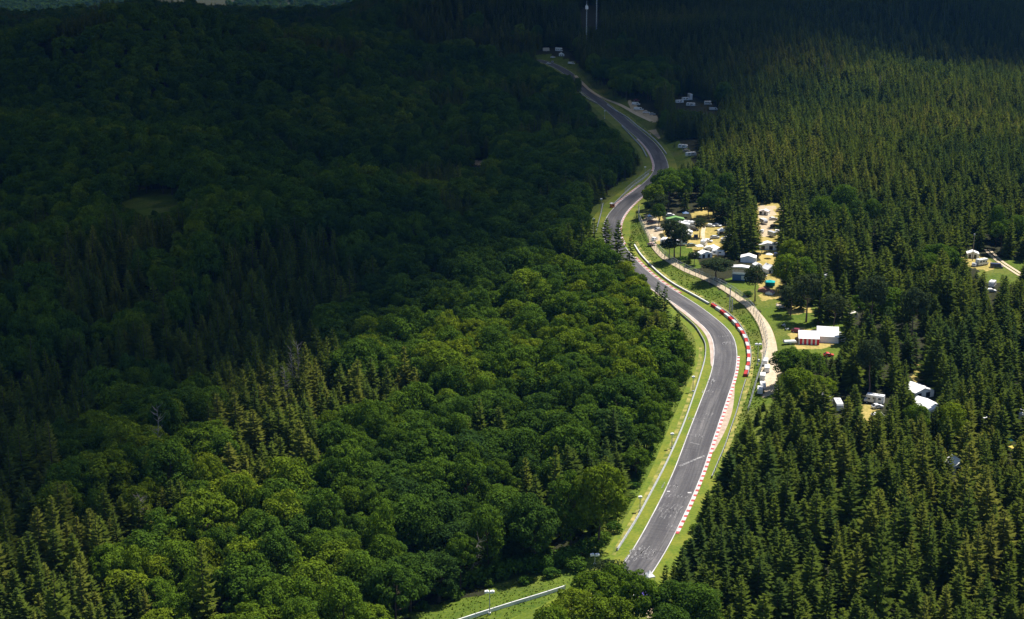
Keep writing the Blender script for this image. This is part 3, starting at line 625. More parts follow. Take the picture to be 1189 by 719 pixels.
def pyramid_tent(px, py, rot, label, w, l, hw, hr, roof, wall=None, name='pavilion', cat='gazebo'):
    t = thing(name, label, cat, at(px, py), math.radians(rot)); a, b = w/2, l/2; m = MB()
    ring = [(-a,-b),(0,-b),(a,-b),(a,0),(a,b),(0,b),(-a,b),(-a,0)]
    m.v += [(x*1.03,y*1.03,hw-.25) for x, y in ring] + [(x*1.03,y*1.03,hw) for x, y in ring] + [(x*.5,y*.5,hw+(hr-hw)*.42) for x, y in ring] + [(0,0,hr)]
    for k in range(2):
        for i in range(8): m.f.append((k*8+i, k*8+(i+1) % 8, (k+1)*8+(i+1) % 8, (k+1)*8+i))
    for i in range(8): m.f.append((16+i, 16+(i+1) % 8, 24))
    m.build('canopy', roof, t)
    for sx in (-1, 1):
        for sy in (-1, 1): MB().tube((sx*a*.95,sy*b*.95,0), (sx*a*.95,sy*b*.95,hw), .05, n=6).build('leg', STEEL, t)
    if wall: MB().box(-a*.94,a*.94,b*.94-.05,b*.94,0,hw-.26).box(-a*.94,-a*.94+.05,-b*.94,b*.93,0,hw-.26).build('side_wall', wall, t)
    return t
def trailer(px, py, rot, label, L=3.2, m=None, H=1.9):
    t = thing('box_trailer', label, 'trailer', at(px, py), math.radians(rot)); x = L/2; m = m or SILVER
    MB().prism([(-x,.55),(x,.55),(x,H-.25),(x-.25,H),(-x,H)], -.95, .95, .06).build('body', m, t); MB().cbox((-x-.005,0,1.2), (.04,1.5,1.1)).build('rear_door', GREY, t)
    wheels(t, (0,), .9, .3); MB().tube((x-.1,0,.5), (x+1.1,0,.45), .05, n=5).build('drawbar', STEEL, t)
def parasol(px, py, label, m, h=2.4, r=1.7):
    t = thing('parasol', label, 'parasol', at(px, py)); MB().tube((0,0,0), (0,0,h+.1), .04, n=6).build('pole', STEEL, t); c = MB(); n = 8
    c.v += [(0,0,h)] + [(math.cos(k*math.pi/4)*r*.6, math.sin(k*math.pi/4)*r*.6, h-.25) for k in range(n)] + [(math.cos(k*math.pi/4)*r, math.sin(k*math.pi/4)*r, h-.62) for k in range(n)] + [(0,0,h-.1)] + [(math.cos(k*math.pi/4)*r*.97, math.sin(k*math.pi/4)*r*.97, h-.68) for k in range(n)]
    for k in range(n):
        j = (k+1) % n; c.f += [(0,1+k,1+j), (1+k,9+k,9+j,1+j), (17,18+j,18+k), (9+k,18+k,18+j,9+j)]
    c.build('canopy', m, t)

# people: one skinned body each, clothing colours by height
def person(px, py, rot, label, shirt, legs, pose=0):
    t = at(px, py); mm = bpy.data.materials.new('person clothing and skin'); mm.use_nodes = True; nt = mm.node_tree; b = nt.nodes['Principled BSDF']; b.inputs['Roughness'].default_value = .8
    tc = N(nt, 'ShaderNodeTexCoord'); s = N(nt, 'ShaderNodeSeparateXYZ'); nt.links.new(tc.outputs['Object'], s.inputs[0])
    r = ramp(nt, [(0,(.04,.035,.03)), (.045,legs), (.50,shirt), (.815,(.55,.36,.26)), (.93,(.08,.05,.03))]); r.color_ramp.interpolation = 'CONSTANT'
    nt.links.new(math_(nt, 'DIVIDE', s.outputs[2], 1.8), r.inputs['Fac']); nt.links.new(r.outputs['Color'], b.inputs['Base Color'])
    st = .16 if pose else .05
    V = [(0,0,.95),(0,0,1.2),(0,0,1.42),(0,0,1.54),(0,.02,1.64),(0,.02,1.76), (.1,0,.9),(.11,st,.5),(.11,-st*.6+.02,.08),(.11,.13,.04), (-.1,0,.9),(-.11,-st*.3,.5),(-.11,-st*1.4,.08),(-.11,-st*1.4+.14,.04),
         (.19,0,1.42),(.25,-.02,1.16),(.25,.08,.92),(.25,.11,.82), (-.19,0,1.42),(-.25,.02,1.16),(-.24,.12,.94),(-.24,.16,.84)]
    E = [(0,1),(1,2),(2,3),(3,4),(4,5),(0,6),(6,7),(7,8),(8,9),(0,10),(10,11),(11,12),(12,13),(2,14),(14,15),(15,16),(16,17),(2,18),(18,19),(19,20),(20,21)]
    R = [.14,.13,.15,.055,.095,.085,.095,.065,.045,.04,.095,.065,.045,.04,.06,.048,.035,.03,.06,.048,.035,.03]
    me = bpy.data.meshes.new('person'); me.from_pydata(V, E, []); o = link('person', me, mm); o.location = t; o.rotation_euler = (0,0,math.radians(rot))
    sk = o.modifiers.new('skin', 'SKIN'); lay = me.skin_vertices[0] if me.skin_vertices else None
    if lay is None:
        bpy.context.view_layer.objects.active = o; bpy.ops.mesh.customdata_skin_add(); lay = me.skin_vertices[0]
    for d, rr in zip(lay.data, R): d.radius = (rr, rr)
    lay.data[0].use_root = True
    o.modifiers.new('smooth', 'SUBSURF').levels = 1; o.modifiers['smooth'].render_levels = 1
    tag(o, label, 'person')

# far end of the track, under the cloud
trailer(634,66,15,'beige box trailer farthest along the track, left of the white camper', 6.0, CREAM, 3.4)
camper(649,66,-35,'white camper parked at the farthest clearing beside the beige trailer', 7.0, 3.4)
gable_tent(652,70.5,10,'small white tent in front of the farthest white camper', 4,4,2,3.2)
car(642,70.5,0,'white car just right of the far beige trailer', WHITE)
car(637,74.5,20,'white car parked lowest at the far clearing beside the barrier', WHITE); car(641.5,72.8,80,'light grey car at the far clearing beneath the beige trailer', SILVER)
car(663.5,76.5,-25,'white van parked by itself below the two radio masts', WHITE, van=True, L=6.2)
# row on the path in cloud shadow
car(739,117.5,-25,'dark red car at the head of the shaded parked row beside the track', MAROON)
car(738.5,122,-20,'first white van of the shaded row, just below the dark red car', WHITE, None, True, 6.0)
car(741.5,128,-20,'long white van in the middle of the shaded row beside the track', WHITE, None, True, 7.0)
car(750.5,131.5,-5,'white car third down the shaded row beside the track', WHITE, None, False, 5.0); car(757.5,133.5,-5,'silver car at the lower end of the shaded row beside the track', SILVER)
# shaded clearing
caravan(789,120,20,'white caravan at the left end of the shaded clearing', 6.0); caravan(796,117,15,'white caravan behind the others in the shaded clearing', 5.6)
camper(801,116,100,'tall white camper standing upright in the middle of the shaded clearing', 6.5, 4.6); caravan(802,123.5,-15,'white caravan lowest in the middle of the shaded clearing', 6.5)
camper(822,122,0,'white camper with dark window right of the shaded clearing', 5.4); car(828.5,128,12,'white van right of the shaded clearing, below the camper', WHITE, None, True, 6.2)
# shaded group by the bend
caravan(793,172.5,-25,'white caravan, upper one of the shaded trio by the bend', 6.0); car(797,176,0,'cream car in the middle of the shaded trio by the bend', CREAM); caravan(802,181.5,25,'white caravan with awning, lower one of the shaded trio by the bend', 6.5)
car(840.5,176,-30,'white car half hidden among spruces right of the shaded trio', WHITE)
# sunny camp left
gable_tent(784,258,4,'green roofed tent behind the big white awning', 8.5,3.6,1.9,2.9, GREENC, GREENC, opening=False)
gable_tent(789,264.5,-8,'big white awning tent in front of the green roofed tent', 9.5,3.6,2.2,3.0); camper(801,263.5,-25,'white camper with dark windows beside the big white awning', 6.2)
pyramid_tent(796,252.5,0,'small blue gazebo behind the white camper', 3.0,3.0,2.2,3.1, BLUEP); pyramid_tent(754,256.5,0,'narrow blue gazebo by the fence at the sandy corner', 1.8,1.8,2.4,3.4, BLUEP)
caravan(771,283,70,'white caravan beside the path at the left end of the camp', 6.0); caravan(778.5,285.5,15,'white striped caravan behind the pine by the path', 6.5); caravan(786,278,-20,'white caravan half hidden in the pine crown', 6.4); caravan(794.5,277,-35,'white caravan right of the pine by the path', 6.4)
car(756.5,259,-10,'dark parked car with pale roof at the sandy corner', mat('brown car paint', (.20,.12,.11), .4, .5)); car(757,285.5,-35,'pale pink car on the sandy path by the fence', mat('dusty pink paint', (.55,.38,.34), .5, .4))
gable_tent(818,298.5,22,'white awning at the left of the joined white tents', 5.5,4,2,3.0); gable_tent(826,293,-30,'white tent at the back of the joined white tents', 6.0,4.5,2.1,3.2); caravan(834,297,-15,'white caravan at the right of the joined white tents', 6.0)
caravan(808,300,8,'low white caravan under the dark pine, left of the joined tents', 4.6, None, None, 2.0)
pyramid_tent(838,271,10,'round cream dome tent on the dry meadow', 3.6,3.6,1.5,2.9, CANVAS, CANVAS)
car(833,263,-40,'white car at the top edge of the dry meadow', WHITE); car(825,263.5,-20,'white car in tree shade behind the dry meadow', WHITE); gable_tent(845,261,-20,'small white tent right of the dry meadow', 3.4,2.6,1.6,2.3)
gable_tent(839,249,0,'small brown tent in deep shade behind the dry meadow', 3.2,3,1.6,2.3, BROWNC, BROWNC); car(836,256,20,'purple grey car in shade behind the dry meadow', mat('purple grey paint', (.18,.14,.20), .4, .5))
# sandy lane
gable_tent(887.5,249,-25,'pinkish white tent at the top of the sandy lane', 4.5,4,1.9,2.7, mat('pinkish canvas', (.72,.60,.56), .85, .1)); car(898,255.5,5,'white car at the top right of the sandy lane', WHITE); car(899.5,264,10,'dark car parked right of the sandy lane', BLACKP)
trailer(896,275,-60,'silver box trailer at the right of the sandy lane', 4.2, SILVER, 2.6)
gable_tent(891,289,-6,'large white tent with dark doorways across the sandy lane', 7.6,4.6,2.3,3.3)
gable_tent(869,303.5,-12,'large white awning behind the blue viewing platform', 6.6,5.0,2.2,3.2, opening=False)
gable_tent(893,316,28,'white ridge tent with two dark windows above the teal tent', 4.8,4.6,1.8,3.6); car(884.5,322,15,'white car left of the teal tent', WHITE)
pyramid_tent(894,333,-15,'teal tent right of the sandy lane end', 3.8,3.2,2.2,3.0, TEAL, TEAL); gable_tent(887,338.5,-25,'brown low tent below the teal tent', 4.2,3.0,1.0,1.7, BROWNC, BROWNC, opening=False); gable_tent(894,341.5,-30,'pink low tent lowest beside the teal tent', 3.0,2.4,.9,1.6, mat('pink canvas', (.58,.33,.30), .85, .1), None, opening=False)
def platform():
    t = thing('viewing_platform', 'blue container with white roofed viewing deck beside the path', 'viewing platform', at(860,326), math.radians(-14))
    MB().prism([(-3.4,.3),(3.4,.3),(3.4,2.9),(-3.4,2.9)], -1.4, 1.4, .05).build('container', BLUEP, t); MB().cbox((1.6,-1.41,1.6), (2.6,.06,1.7)).build('grey_panel', SILVER, t); MB().cbox((0,0,3.02), (7.0,3.2,.16)).build('deck', GREY, t)
    r = MB()
    for z in (3.5, 4.0): r.tube((-3.4,-1.5,z), (3.4,-1.5,z), .05, n=6).tube((-3.4,1.5,z), (3.4,1.5,z), .05, n=6)
    r.build('railing', STEEL, t); MB().cbox((0,-1.52,3.45), (6.8,.05,.7)).build('banner', CANVAS, t)
    for sx in (-3.3, 3.3):
        for sy in (-1.45, 1.45): MB().tube((sx,sy,3.1), (sx,sy,5.9), .08, n=6).build('post', WHITE, t)
    MB().prism([(-3.8,5.95),(3.8,5.95),(3.8,6.1),(0,6.5),(-3.8,6.1)], -1.9, 1.9, .04).build('roof', CANVAS, t)
    MB().box(-3.0,-2.2,-.3,.3,0,.3).box(2.2,3.0,-.3,.3,0,.3).build('footing', GREY, t)
platform()
# the striped marquee
gable_tent(938.5,396,82,'left half of the big marquee, white roof over red and white striped walls', 9.5,7.2,2.3,4.0, CANVAS, STRIPE, 'marquee', 'marquee', False)
gable_tent(960.5,393,80,'right half of the big marquee, taller white roof with pale front wall', 11.5,7.6,2.4,4.6, CANVAS, CANVAS, 'marquee', 'marquee')
trailer(917,399.5,8,'long low white trailer on the grass left of the marquee', 4.6, WHITE, 1.3)
caravan(976,397,-25,'small white caravan against the right end of the marquee', 4.4); gable_tent(972,391,0,'low white tent between the marquee and small caravan', 3,2.5,1.4,2.0)
car(926,386,-20,'dark red car behind the left corner of the marquee', MAROON); car(962,414,0,'red car in shade below the front of the marquee', mat('bright red paint', (.55,.05,.03), .4, .5), None, False, 3.6)
def quad(px, py, rot, label):
    t = thing('motorcycle', label, 'motorcycle', at(px, py), math.radians(rot))
    for x in (-.7, .7):
        m = MB(); n = 14
        m.tube((x,-.07,.33), (x,.07,.33), .33, n=n); m.build('wheel', TYRE, t)
    MB().prism([(-.55,.45),(.4,.4),(.6,.75),(.3,.95),(-.1,.8),(-.8,.9)], -.16, .16, .05).build('fairing', WHITE, t); MB().prism([(-.7,.86),(-.05,.82),(-.1,.93),(-.75,1.0)], -.14, .14).build('seat', BLACKP, t)
    MB().tube((.5,-.38,1.05), (.5,.38,1.05), .03, n=6).tube((.68,0,.35), (.5,0,1.05), .045, n=6).build('handlebar', STEEL, t)
quad(909.5,379,30,'white motorcycle on the grass, upper of two left of the marquee'); quad(914,384,-20,'white motorcycle on the grass, lower of two left of the marquee'); quad(911.5,380.5,80,'black and white motorcycle between the other two on the grass')
trailer(906,358,-30,'pale tarp covered trailer on dry grass under the pines', 3.0, CREAM, 1.2)
car(992,359,-10,'purple and white car among trees right of the marquee', mat('violet paint', (.36,.16,.34), .4, .5)); caravan(989,370,35,'cream caravan below the purple car among trees', 4.5, None, mat('pale cream', (.70,.66,.58), .6, .3)); car(966,365,10,'dark grey car in the shade behind the marquee', mat('dark grey paint', (.10,.11,.13), .4, .5))
# vans parked by the catch fence
for i, (px, py, rz, lb) in enumerate([(888.5,423,75,'white van at the top of the row beside the catch fence'), (890.5,431,80,'second white van from the top of the row beside the catch fence'), (885.5,440,78,'white van in the middle of the row beside the catch fence'),
        (885.5,450.5,85,'white van second from the bottom of the row beside the catch fence'), (882.5,456,80,'lowest white van of the row beside the catch fence, next to the conifers')]):
    car(px, py, rz, lb, WHITE, 'white vans parked by the catch fence', True, 5.2)
# caravans in the right wood
caravan(973,475,88,'white caravan seen end on, alone between spruces right of the track', 6.6, None, None, 2.8); camper(1015,468,155,'white camper with open dark side in a small clearing, right of the lone caravan', 6.2); car(1018.5,474,20,'white car in front of the camper in the small clearing', WHITE, None, False, 3.8)
gable_tent(1064,458,24,'upper white tarpaulin shelter of the pair in the right wood', 7.4,8.0,2.2,3.4, CANVAS, CANVAS); gable_tent(1077,478,22,'lower white tarpaulin shelter of the pair in the right wood', 7.4,10.5,2.2,3.6, CANVAS, CANVAS)
gable_tent(1110,547,20,'white tent peeping out alone between dense spruces at the right', 5.0,5.0,2.6,4.2)
gable_tent(1129,299,-10,'white tent beside the tall wooden pole at the right clearing', 5.0,4.0,2.2,3.2); camper(1140,308,30,'white camper half behind spruces at the right clearing', 6.0); car(1157,311,-18,'dark blue car beside the two dirt tracks', DKBLUE, None, True, 5.4); car(1131,309,70,'silver car at the left of the right clearing', SILVER)
caravan(1152,333,60,'white caravan glimpsed between spruces below the right clearing', 4.6); car(1143,338,20,'white car glimpsed between spruces below the right clearing', WHITE); car(1150,339,0,'second white car, right of the first, below the right clearing', WHITE)
caravan(1163,408,80,'white caravan mostly hidden in spruces at the right edge', 5.0)
for args in [(962,325,20,'white caravan glimpsed among conifers above the marquee'), (1042,301,-10,'small white caravan among trees left of the right clearing', 4.4), (1187,486,70,'white caravan cut by the right edge of the picture', 5.0), (958,466,-20,'small white caravan between round trees and the lone caravan', 3.6), (1019,489,10,'low white caravan in front of the small clearing', 4.0)]: caravan(*args)
gable_tent(996,313,-20,'cream tent on a dry patch among conifers right of the bright broadleaf trees', 4.4,4.0,1.8,2.8, mat('cream canvas', (.66,.55,.38), .85, .1), None, opening=False); gable_tent(1172,518,15,'teal tarpaulin tent at the right edge below the tarpaulin shelters', 3.0,2.6,1.5,2.2, mat('dark teal canvas', (.02,.16,.17), .85, .1), None, opening=False)
car(967,347,10,'white car among conifers, above the marquee', WHITE); car(1146,490,-15,'white car in a dry gap right of the tarpaulin shelters', WHITE); car(1176,524,30,'yellow car beside the teal tarpaulin tent', mat('yellow paint', (.60,.48,.08), .4, .5)); car(1010,338,0,'silver car among conifers behind the wide broadleaf tree', SILVER)
car(861,237,25,'white car in the spruces above the sandy lane', WHITE); caravan(872,243,-15,'white caravan in the spruces left of the sandy lane top', 4.6); car(906,246,-20,'cream car in the trees at the top of the sandy lane', CREAM); car(838,221,10,'white car in deep shade above the camp broadleaf clump', WHITE); car(778,251,0,'white car in shade behind the green roofed tent', WHITE); car(768,249,15,'dark blue car in shade behind the green roofed tent', DKBLUE)
for i, (px, py, rz, lb) in enumerate([(812,262,70,'white car at the left edge of the dry meadow'), (806,268,-15,'dark car right of the white camper on the dry grass'), (848,275,60,'white car at the foot of the spruce right of the dry meadow'), (879,312,10,'silver car between the white awning and the ridge tent'), (901,297,80,'dark blue car at the right of the large white tent'), (765,268,30,'silver car on the sandy corner'), (803,286,20,'green grey car right of the pine caravans')]):
    car(px, py, rz, lb, [WHITE, BLACKP, WHITE, SILVER, DKBLUE, SILVER, mat('green grey paint', (.16,.20,.16), .4, .5)][i])
parasol(893,300,'white parasol on the dry grass in front of the large tent', CANVAS); pyramid_tent(812,291,10,'white gazebo left of the joined white tents', 3.2,3.2,2.2,3.0, CANVAS)
caravan(782,275,-15,'white caravan behind the pine crown, below the big white awning', 5.6); caravan(791,285,10,'white caravan lowest of the group behind the path pine', 5.0); gable_tent(799,273,-20,'white ridge tent below the white camper with dark windows', 3.6,3.2,1.7,2.5)
for i, (px, py, rz, lb) in enumerate([(884.5,270,75,'white car on the left side of the sandy lane, halfway up'), (903,285,80,'grey car tucked under spruces right of the large white tent'), (822,281,-30,'white car on the dry meadow near the joined tents'), (830,277,10,'silver car in the middle of the dry meadow'), (880,297,60,'dark car left of the large white tent'), (808,276,85,'blue car beside the track across the dry meadow'), (760,279,60,'white car beside the sandy path near the fence'), (902,270,85,'white car under the spruces right of the lane, halfway up')]):
    car(px, py, rz, lb, [WHITE, GREY, WHITE, SILVER, BLACKP, DKBLUE, WHITE, WHITE][i])
caravan(886.5,260,-70,'white caravan on the left side of the sandy lane near its top', 4.8); caravan(817,285,70,'white caravan standing on the dry meadow above the joined tents', 4.6); gable_tent(879,311,15,'small white tent between the blue platform and the ridge tent', 3.2,2.8,1.6,2.4); gable_tent(842,281,-20,'white tent at the right edge of the dry meadow', 3.6,3.0,1.6,2.5)
# marshals' post and spectators
def hut():
    t = thing('marshal_hut', 'small orange marshal hut beside the upper left kerb', 'hut', at(711,241), .5); MB().prism([(-1,0),(1,0),(1,2),(-1,2)], -.8, .8, .03).build('wall', ORANGE, t); MB().prism([(-1.2,2.02),(1.2,2.02),(1.2,2.1),(0,2.5),(-1.2,2.1)], -1, 1).build('roof', WHITE, t); MB().cbox((0,-.81,1.3), (1.1,.05,.6)).build('window', GLASS, t)
hut()
parasol(752,697,'purple parasol in the gap between trees at the bottom edge', PURPLE, 2.5, 1.7); pyramid_tent(754,678,20,'small white pop-up shelter where the track vanishes at the bottom', 1.8,2.4,2.3,3.6, CANVAS, CANVAS, 'shelter')
person(753.5,690,180,'person in dark clothes standing by the purple parasol', (.05,.06,.10), (.03,.03,.04)); person(756,688,90,'person in pale shirt standing by the white shelter', (.6,.6,.62), (.08,.09,.15))
person(786.5,307,120,'person in white walking on the sandy path', (.75,.75,.75), (.5,.5,.52), 1); person(812,320,-50,'person in orange walking on the sandy path in tree shade', (.6,.25,.08), (.10,.10,.12), 1); person(772,299,150,'person in dark blue walking near the fence on the path', (.06,.08,.2), (.12,.12,.14), 1)
person(888,296,0,'person in dark shirt on the dry grass in front of the large tent', (.03,.03,.03), (.05,.05,.08)); person(884.5,295,40,'person in white shirt on the dry grass in front of the large tent', (.7,.7,.7), (.04,.04,.05))
# the far village behind the ridge
for i, (px, w) in enumerate([(22,14),(36,18),(52,26),(63,16),(72,22)]):
    q = flat(px, 2, -95); z = tz(q[0], 3150.0); t = thing('house', ['small white house at the left end of the far village', 'white house second from the left in the far village', 'long white building in the middle of the far village', 'white house right of the long building in the far village', 'wide white building at the right end of the far village'][i], 'house', (q[0]/q[1]*3150, 3150, z), 0)
    MB().box(-w/2,w/2,-5,5,0,14).build('wall', CANVAS, t); MB().prism([(-w/2-.5,14.02),(w/2+.5,14.02),(w/2-2,19),(-w/2+2,19)], -5.5, 5.5).build('roof', SILVER, t)

CLOUD_OP, HAZE, EXPOSURE = .82, 2.2e-5, 0.56
# ------------------------------------------------------------------ tree shapes (leaf sized faces; crowns share meshes between copies)
def rot_basis(n):
    n = n/np.linalg.norm(n, axis=1)[:, None]; a = np.where(np.abs(n[:, 2:3]) < .9, np.array([[0,0,1.]]), np.array([[1.,0,0]])); u = np.cross(a, n); u /= np.linalg.norm(u, axis=1)[:, None]; return u, np.cross(n, u)
def leaf_quads(C, Nn, size, rs):
    """one four sided leaf clump per centre, facing about Nn"""
    u, v = rot_basis(Nn); th = rs.uniform(0, 6.283, len(C))[:, None]; a = u*np.cos(th)+v*np.sin(th); b = v*np.cos(th)-u*np.sin(th); s = (size*rs.uniform(.6, 1.35, len(C)))[:, None]
    V = np.stack([C-a*s*.62, C-b*s*.42+Nn*s*.12, C+a*s*.62, C+b*s*.42+Nn*s*.12], 1).reshape(-1, 3); return V, np.arange(len(V)).reshape(-1, 4)
def spruce_mesh(seed, H=19.0, R=4.0, thin=1.0, lean=0.0):
    rs = np.random.RandomState(seed); V = []; Q = []; A = []
    def quad(p, q, w0, w1, side, up, val):
        k = len(V); V.extend([p-side*w0, p+side*w0, q+side*w1, q-side*w1]); Q.append((k, k+1, k+2, k+3)); A.extend([val]*4)
    z = H*.10
    while z < H*.985:
        f = z/H; r0 = R*min(1.0, (1-f)**.60*1.0)*(1 if f > .2 else .75+f*1.25); nb = max(4, int((4.5+6*(1-f))*thin)); ph = rs.uniform(0, 6.28)
        for i in range(nb):
            a = ph + 6.283*i/nb + rs.uniform(-.25, .25); r = max(.25, r0*rs.uniform(.62, 1.15)); d = np.array([math.cos(a), math.sin(a), 0]); sd = np.array([-d[1], d[0], 0]); val = rs.uniform(.05, .75)
            rise = .35*f - .05; drop = -.42*(1-f) - .08; base = np.array([0,0,z+rs.uniform(-.25,.25)]); pts = [base + d*r*t + np.array([0,0, r*(rise*t + drop*t*t + .22*t**4)]) for t in (.12,.45,.75,1.0)]
            w = np.array([.10,.34,.32,.06])*(.62+.19*r)*1.35
            for k in range(3):
                for s_ in (-1, 1):                    # tent shaped spray: two sloping halves
                    kk = len(V); dz = np.array([0,0,-.36])
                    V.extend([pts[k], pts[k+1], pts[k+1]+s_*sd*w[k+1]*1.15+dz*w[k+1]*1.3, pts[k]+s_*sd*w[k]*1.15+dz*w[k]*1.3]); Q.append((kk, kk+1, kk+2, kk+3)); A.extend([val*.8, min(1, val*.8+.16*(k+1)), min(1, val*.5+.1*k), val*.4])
            for t in np.linspace(.35, .95, max(2, int(r*1.7))):  # side twigs
                for s_ in (-1, 1):
                    p = base + d*r*t + np.array([0,0, r*(rise*t + drop*t*t + .22*t**4)]); L = (.35+.16*r)*rs.uniform(.7, 1.3)*(1.15-t*.5); q = p + (sd*s_*.8 + d*.55)*L + np.array([0,0,-.16*L]); quad(p, q, L*.16, .02, d, None, rs.uniform(.2, .95))
        z += (.62+.62*(1-f))*rs.uniform(.85, 1.2)
    top = np.array([0,0,H]); quad(top-np.array([0,0,1.1]), top, .14, .02, np.array([1.,0,0]), None, .7); quad(top-np.array([0,0,1.1]), top, .14, .02, np.array([0,1.,0]), None, .7)
    V = np.array(V); V[:, 0] += lean*V[:, 2]; return np_mesh('spruce_crown', V, np.array(Q), A)
def lobed_mesh(name, seed, H, rx, rz, zc, nl, lr, nq, size, low=-.45, flat_=1.0):
    rs = np.random.RandomState(seed); C = []; Nn = []; A = []
    gold = 2.39996; sx, sy = rs.uniform(.85, 1.15, 2)
    for i in range(nl):
        zz = 1 - (i+.5)/nl*(1-low); a = i*gold + rs.uniform(-.5, .5); rr = math.sqrt(max(0, 1-zz*zz)); k = rs.uniform(.70, .98)
        c = np.array([math.cos(a)*rr*rx*k*sx, math.sin(a)*rr*rx*k*sy, zc + zz*rz*k]); r = lr*rs.uniform(.72, 1.3); tone = rs.uniform(0, .35)
        n = int(nq*(r/lr)**2); d = rs.normal(size=(n, 3)); d[:, 2] += .35; d /= np.linalg.norm(d, axis=1)[:, None]; rad = r*rs.uniform(.72, 1.06, n)[:, None]
        p = c + d*rad*np.array([1.08,1.08,.78*flat_]); nn = d*.9 + rs.normal(size=(n, 3))*.42 + np.array([0,0,.30]); nn /= np.linalg.norm(nn, axis=1)[:, None]
        C.append(p); Nn.append(nn); A.append(tone + rs.uniform(0, .65, n))
    C = np.concatenate(C); Nn = np.concatenate(Nn); V, Q = leaf_quads(C, Nn, size, rs); return np_mesh(name, V, Q, np.repeat(np.concatenate(A), 4))
def trunk_mesh(name, seed, h, r, limbs, z0, z1, reach, bend=.25):
    rs = random.Random(seed); b = MB(); p = Vector((0,0,-.6)); n = 5; pts = [p]
    for k in range(1, n+1): pts.append(Vector((rs.uniform(-bend, bend)*k/n*2, rs.uniform(-bend, bend)*k/n*2, h*k/n)))
    for k in range(n): b.tube(pts[k], pts[k+1], r*(1-.82*k/n)*(1.25 if k == 0 else 1), r*(1-.82*(k+1)/n), 7)
    for _ in range(limbs):
        z = rs.uniform(z0, z1); k = min(n-1, int(z/h*n)); s = pts[k].lerp(pts[k+1], z/h*n-k); a = rs.uniform(0, 6.28); L = reach*rs.uniform(.6, 1.1); e = s + Vector((math.cos(a)*L, math.sin(a)*L, L*rs.uniform(.3, .9))); m_ = s.lerp(e, .5)+Vector((0,0,-.1*L))
        b.tube(s, m_, r*.32, r*.22, 5); b.tube(m_, e, r*.22, r*.06, 5)
    me = bpy.data.meshes.new(name); me.from_pydata(b.v, [], b.f); me.update(); return me
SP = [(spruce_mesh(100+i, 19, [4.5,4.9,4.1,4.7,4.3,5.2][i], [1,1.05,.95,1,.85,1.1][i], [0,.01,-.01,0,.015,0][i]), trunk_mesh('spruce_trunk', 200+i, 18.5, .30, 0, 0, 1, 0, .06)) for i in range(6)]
BR = [(lobed_mesh('broad_crown', 300+i, 18, [5.6,5.0,6.0,4.6,5.8,5.2][i], [6.0,6.6,4.8,7.2,5.4,6.2][i], [10.6,10.8,11.6,10.2,10.9,11.0][i], [44,36,52,34,46,40][i], [1.5,1.75,1.35,1.6,1.45,1.7][i], 135, .50, [-.62,-.75,-.5,-.8,-.6,-.7][i]), trunk_mesh('broad_trunk', 400+i, 13, .36, 9, 4, 11, 4.2)) for i in range(6)]
PN = [(lobed_mesh('pine_crown', 500+i, 17, 4.2, 4.4, 11.8, 30, 1.55, 110, .50, -.75, .7), trunk_mesh('pine_trunk', 600+i, 14.5, .30, 12, 7, 13.5, 3.4, .5)) for i in range(4)]
BU = [(lobed_mesh('bush_crown', 700+i, 3, 1.7, 1.5, 1.4, 14, .75, 60, .36, -.4), trunk_mesh('bush_stem', 720+i, 2.0, .08, 6, .3, 1.4, 1.0)) for i in range(4)]
DT = [trunk_mesh('dead_tree', 800+i, 19, .26, 34, 7, 18.5, 2.2, .3) for i in range(2)]
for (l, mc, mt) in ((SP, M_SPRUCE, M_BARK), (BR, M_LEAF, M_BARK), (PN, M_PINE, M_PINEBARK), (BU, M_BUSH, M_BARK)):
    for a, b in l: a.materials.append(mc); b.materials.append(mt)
for a in DT: a.materials.append(M_DEAD)
NATURAL = {'spruce': (19.0, 4.6), 'broad': (17.6, 6.6), 'pine': (16.2, 5.0), 'bush': (3.2, 2.3)}
KIND = {'spruce': (SP, 'spruce_tree', 'spruce'), 'broad': (BR, 'broadleaf_tree', 'broadleaf tree'), 'pine': (PN, 'pine_tree', 'pine'), 'bush': (BU, 'bush', 'bush')}
SRC = {k: {} for k in KIND}
def plant(kind, x, y, h, r, tone, label, group=None, variant=None, rz=None):
    meshes, name, cat = KIND[kind]; v = random.randrange(len(meshes)) if variant is None else variant; H, R = NATURAL[kind]
    t = thing(name, label, cat, (x, y, tz(x, y)), random.uniform(0, 6.28) if rz is None else rz, group); t.scale = (r/R, r/R*random.uniform(.9, 1.1), h/H); t.rotation_euler[0] = random.gauss(0, .03); t.rotation_euler[1] = random.gauss(0, .03)
    c = link('crown', meshes[v][0], None, t); c['tone'] = float(tone); s = link('trunk' if kind != 'bush' else 'stem', meshes[v][1], None, t)
    SRC[kind].setdefault(v, (c, s)); return t

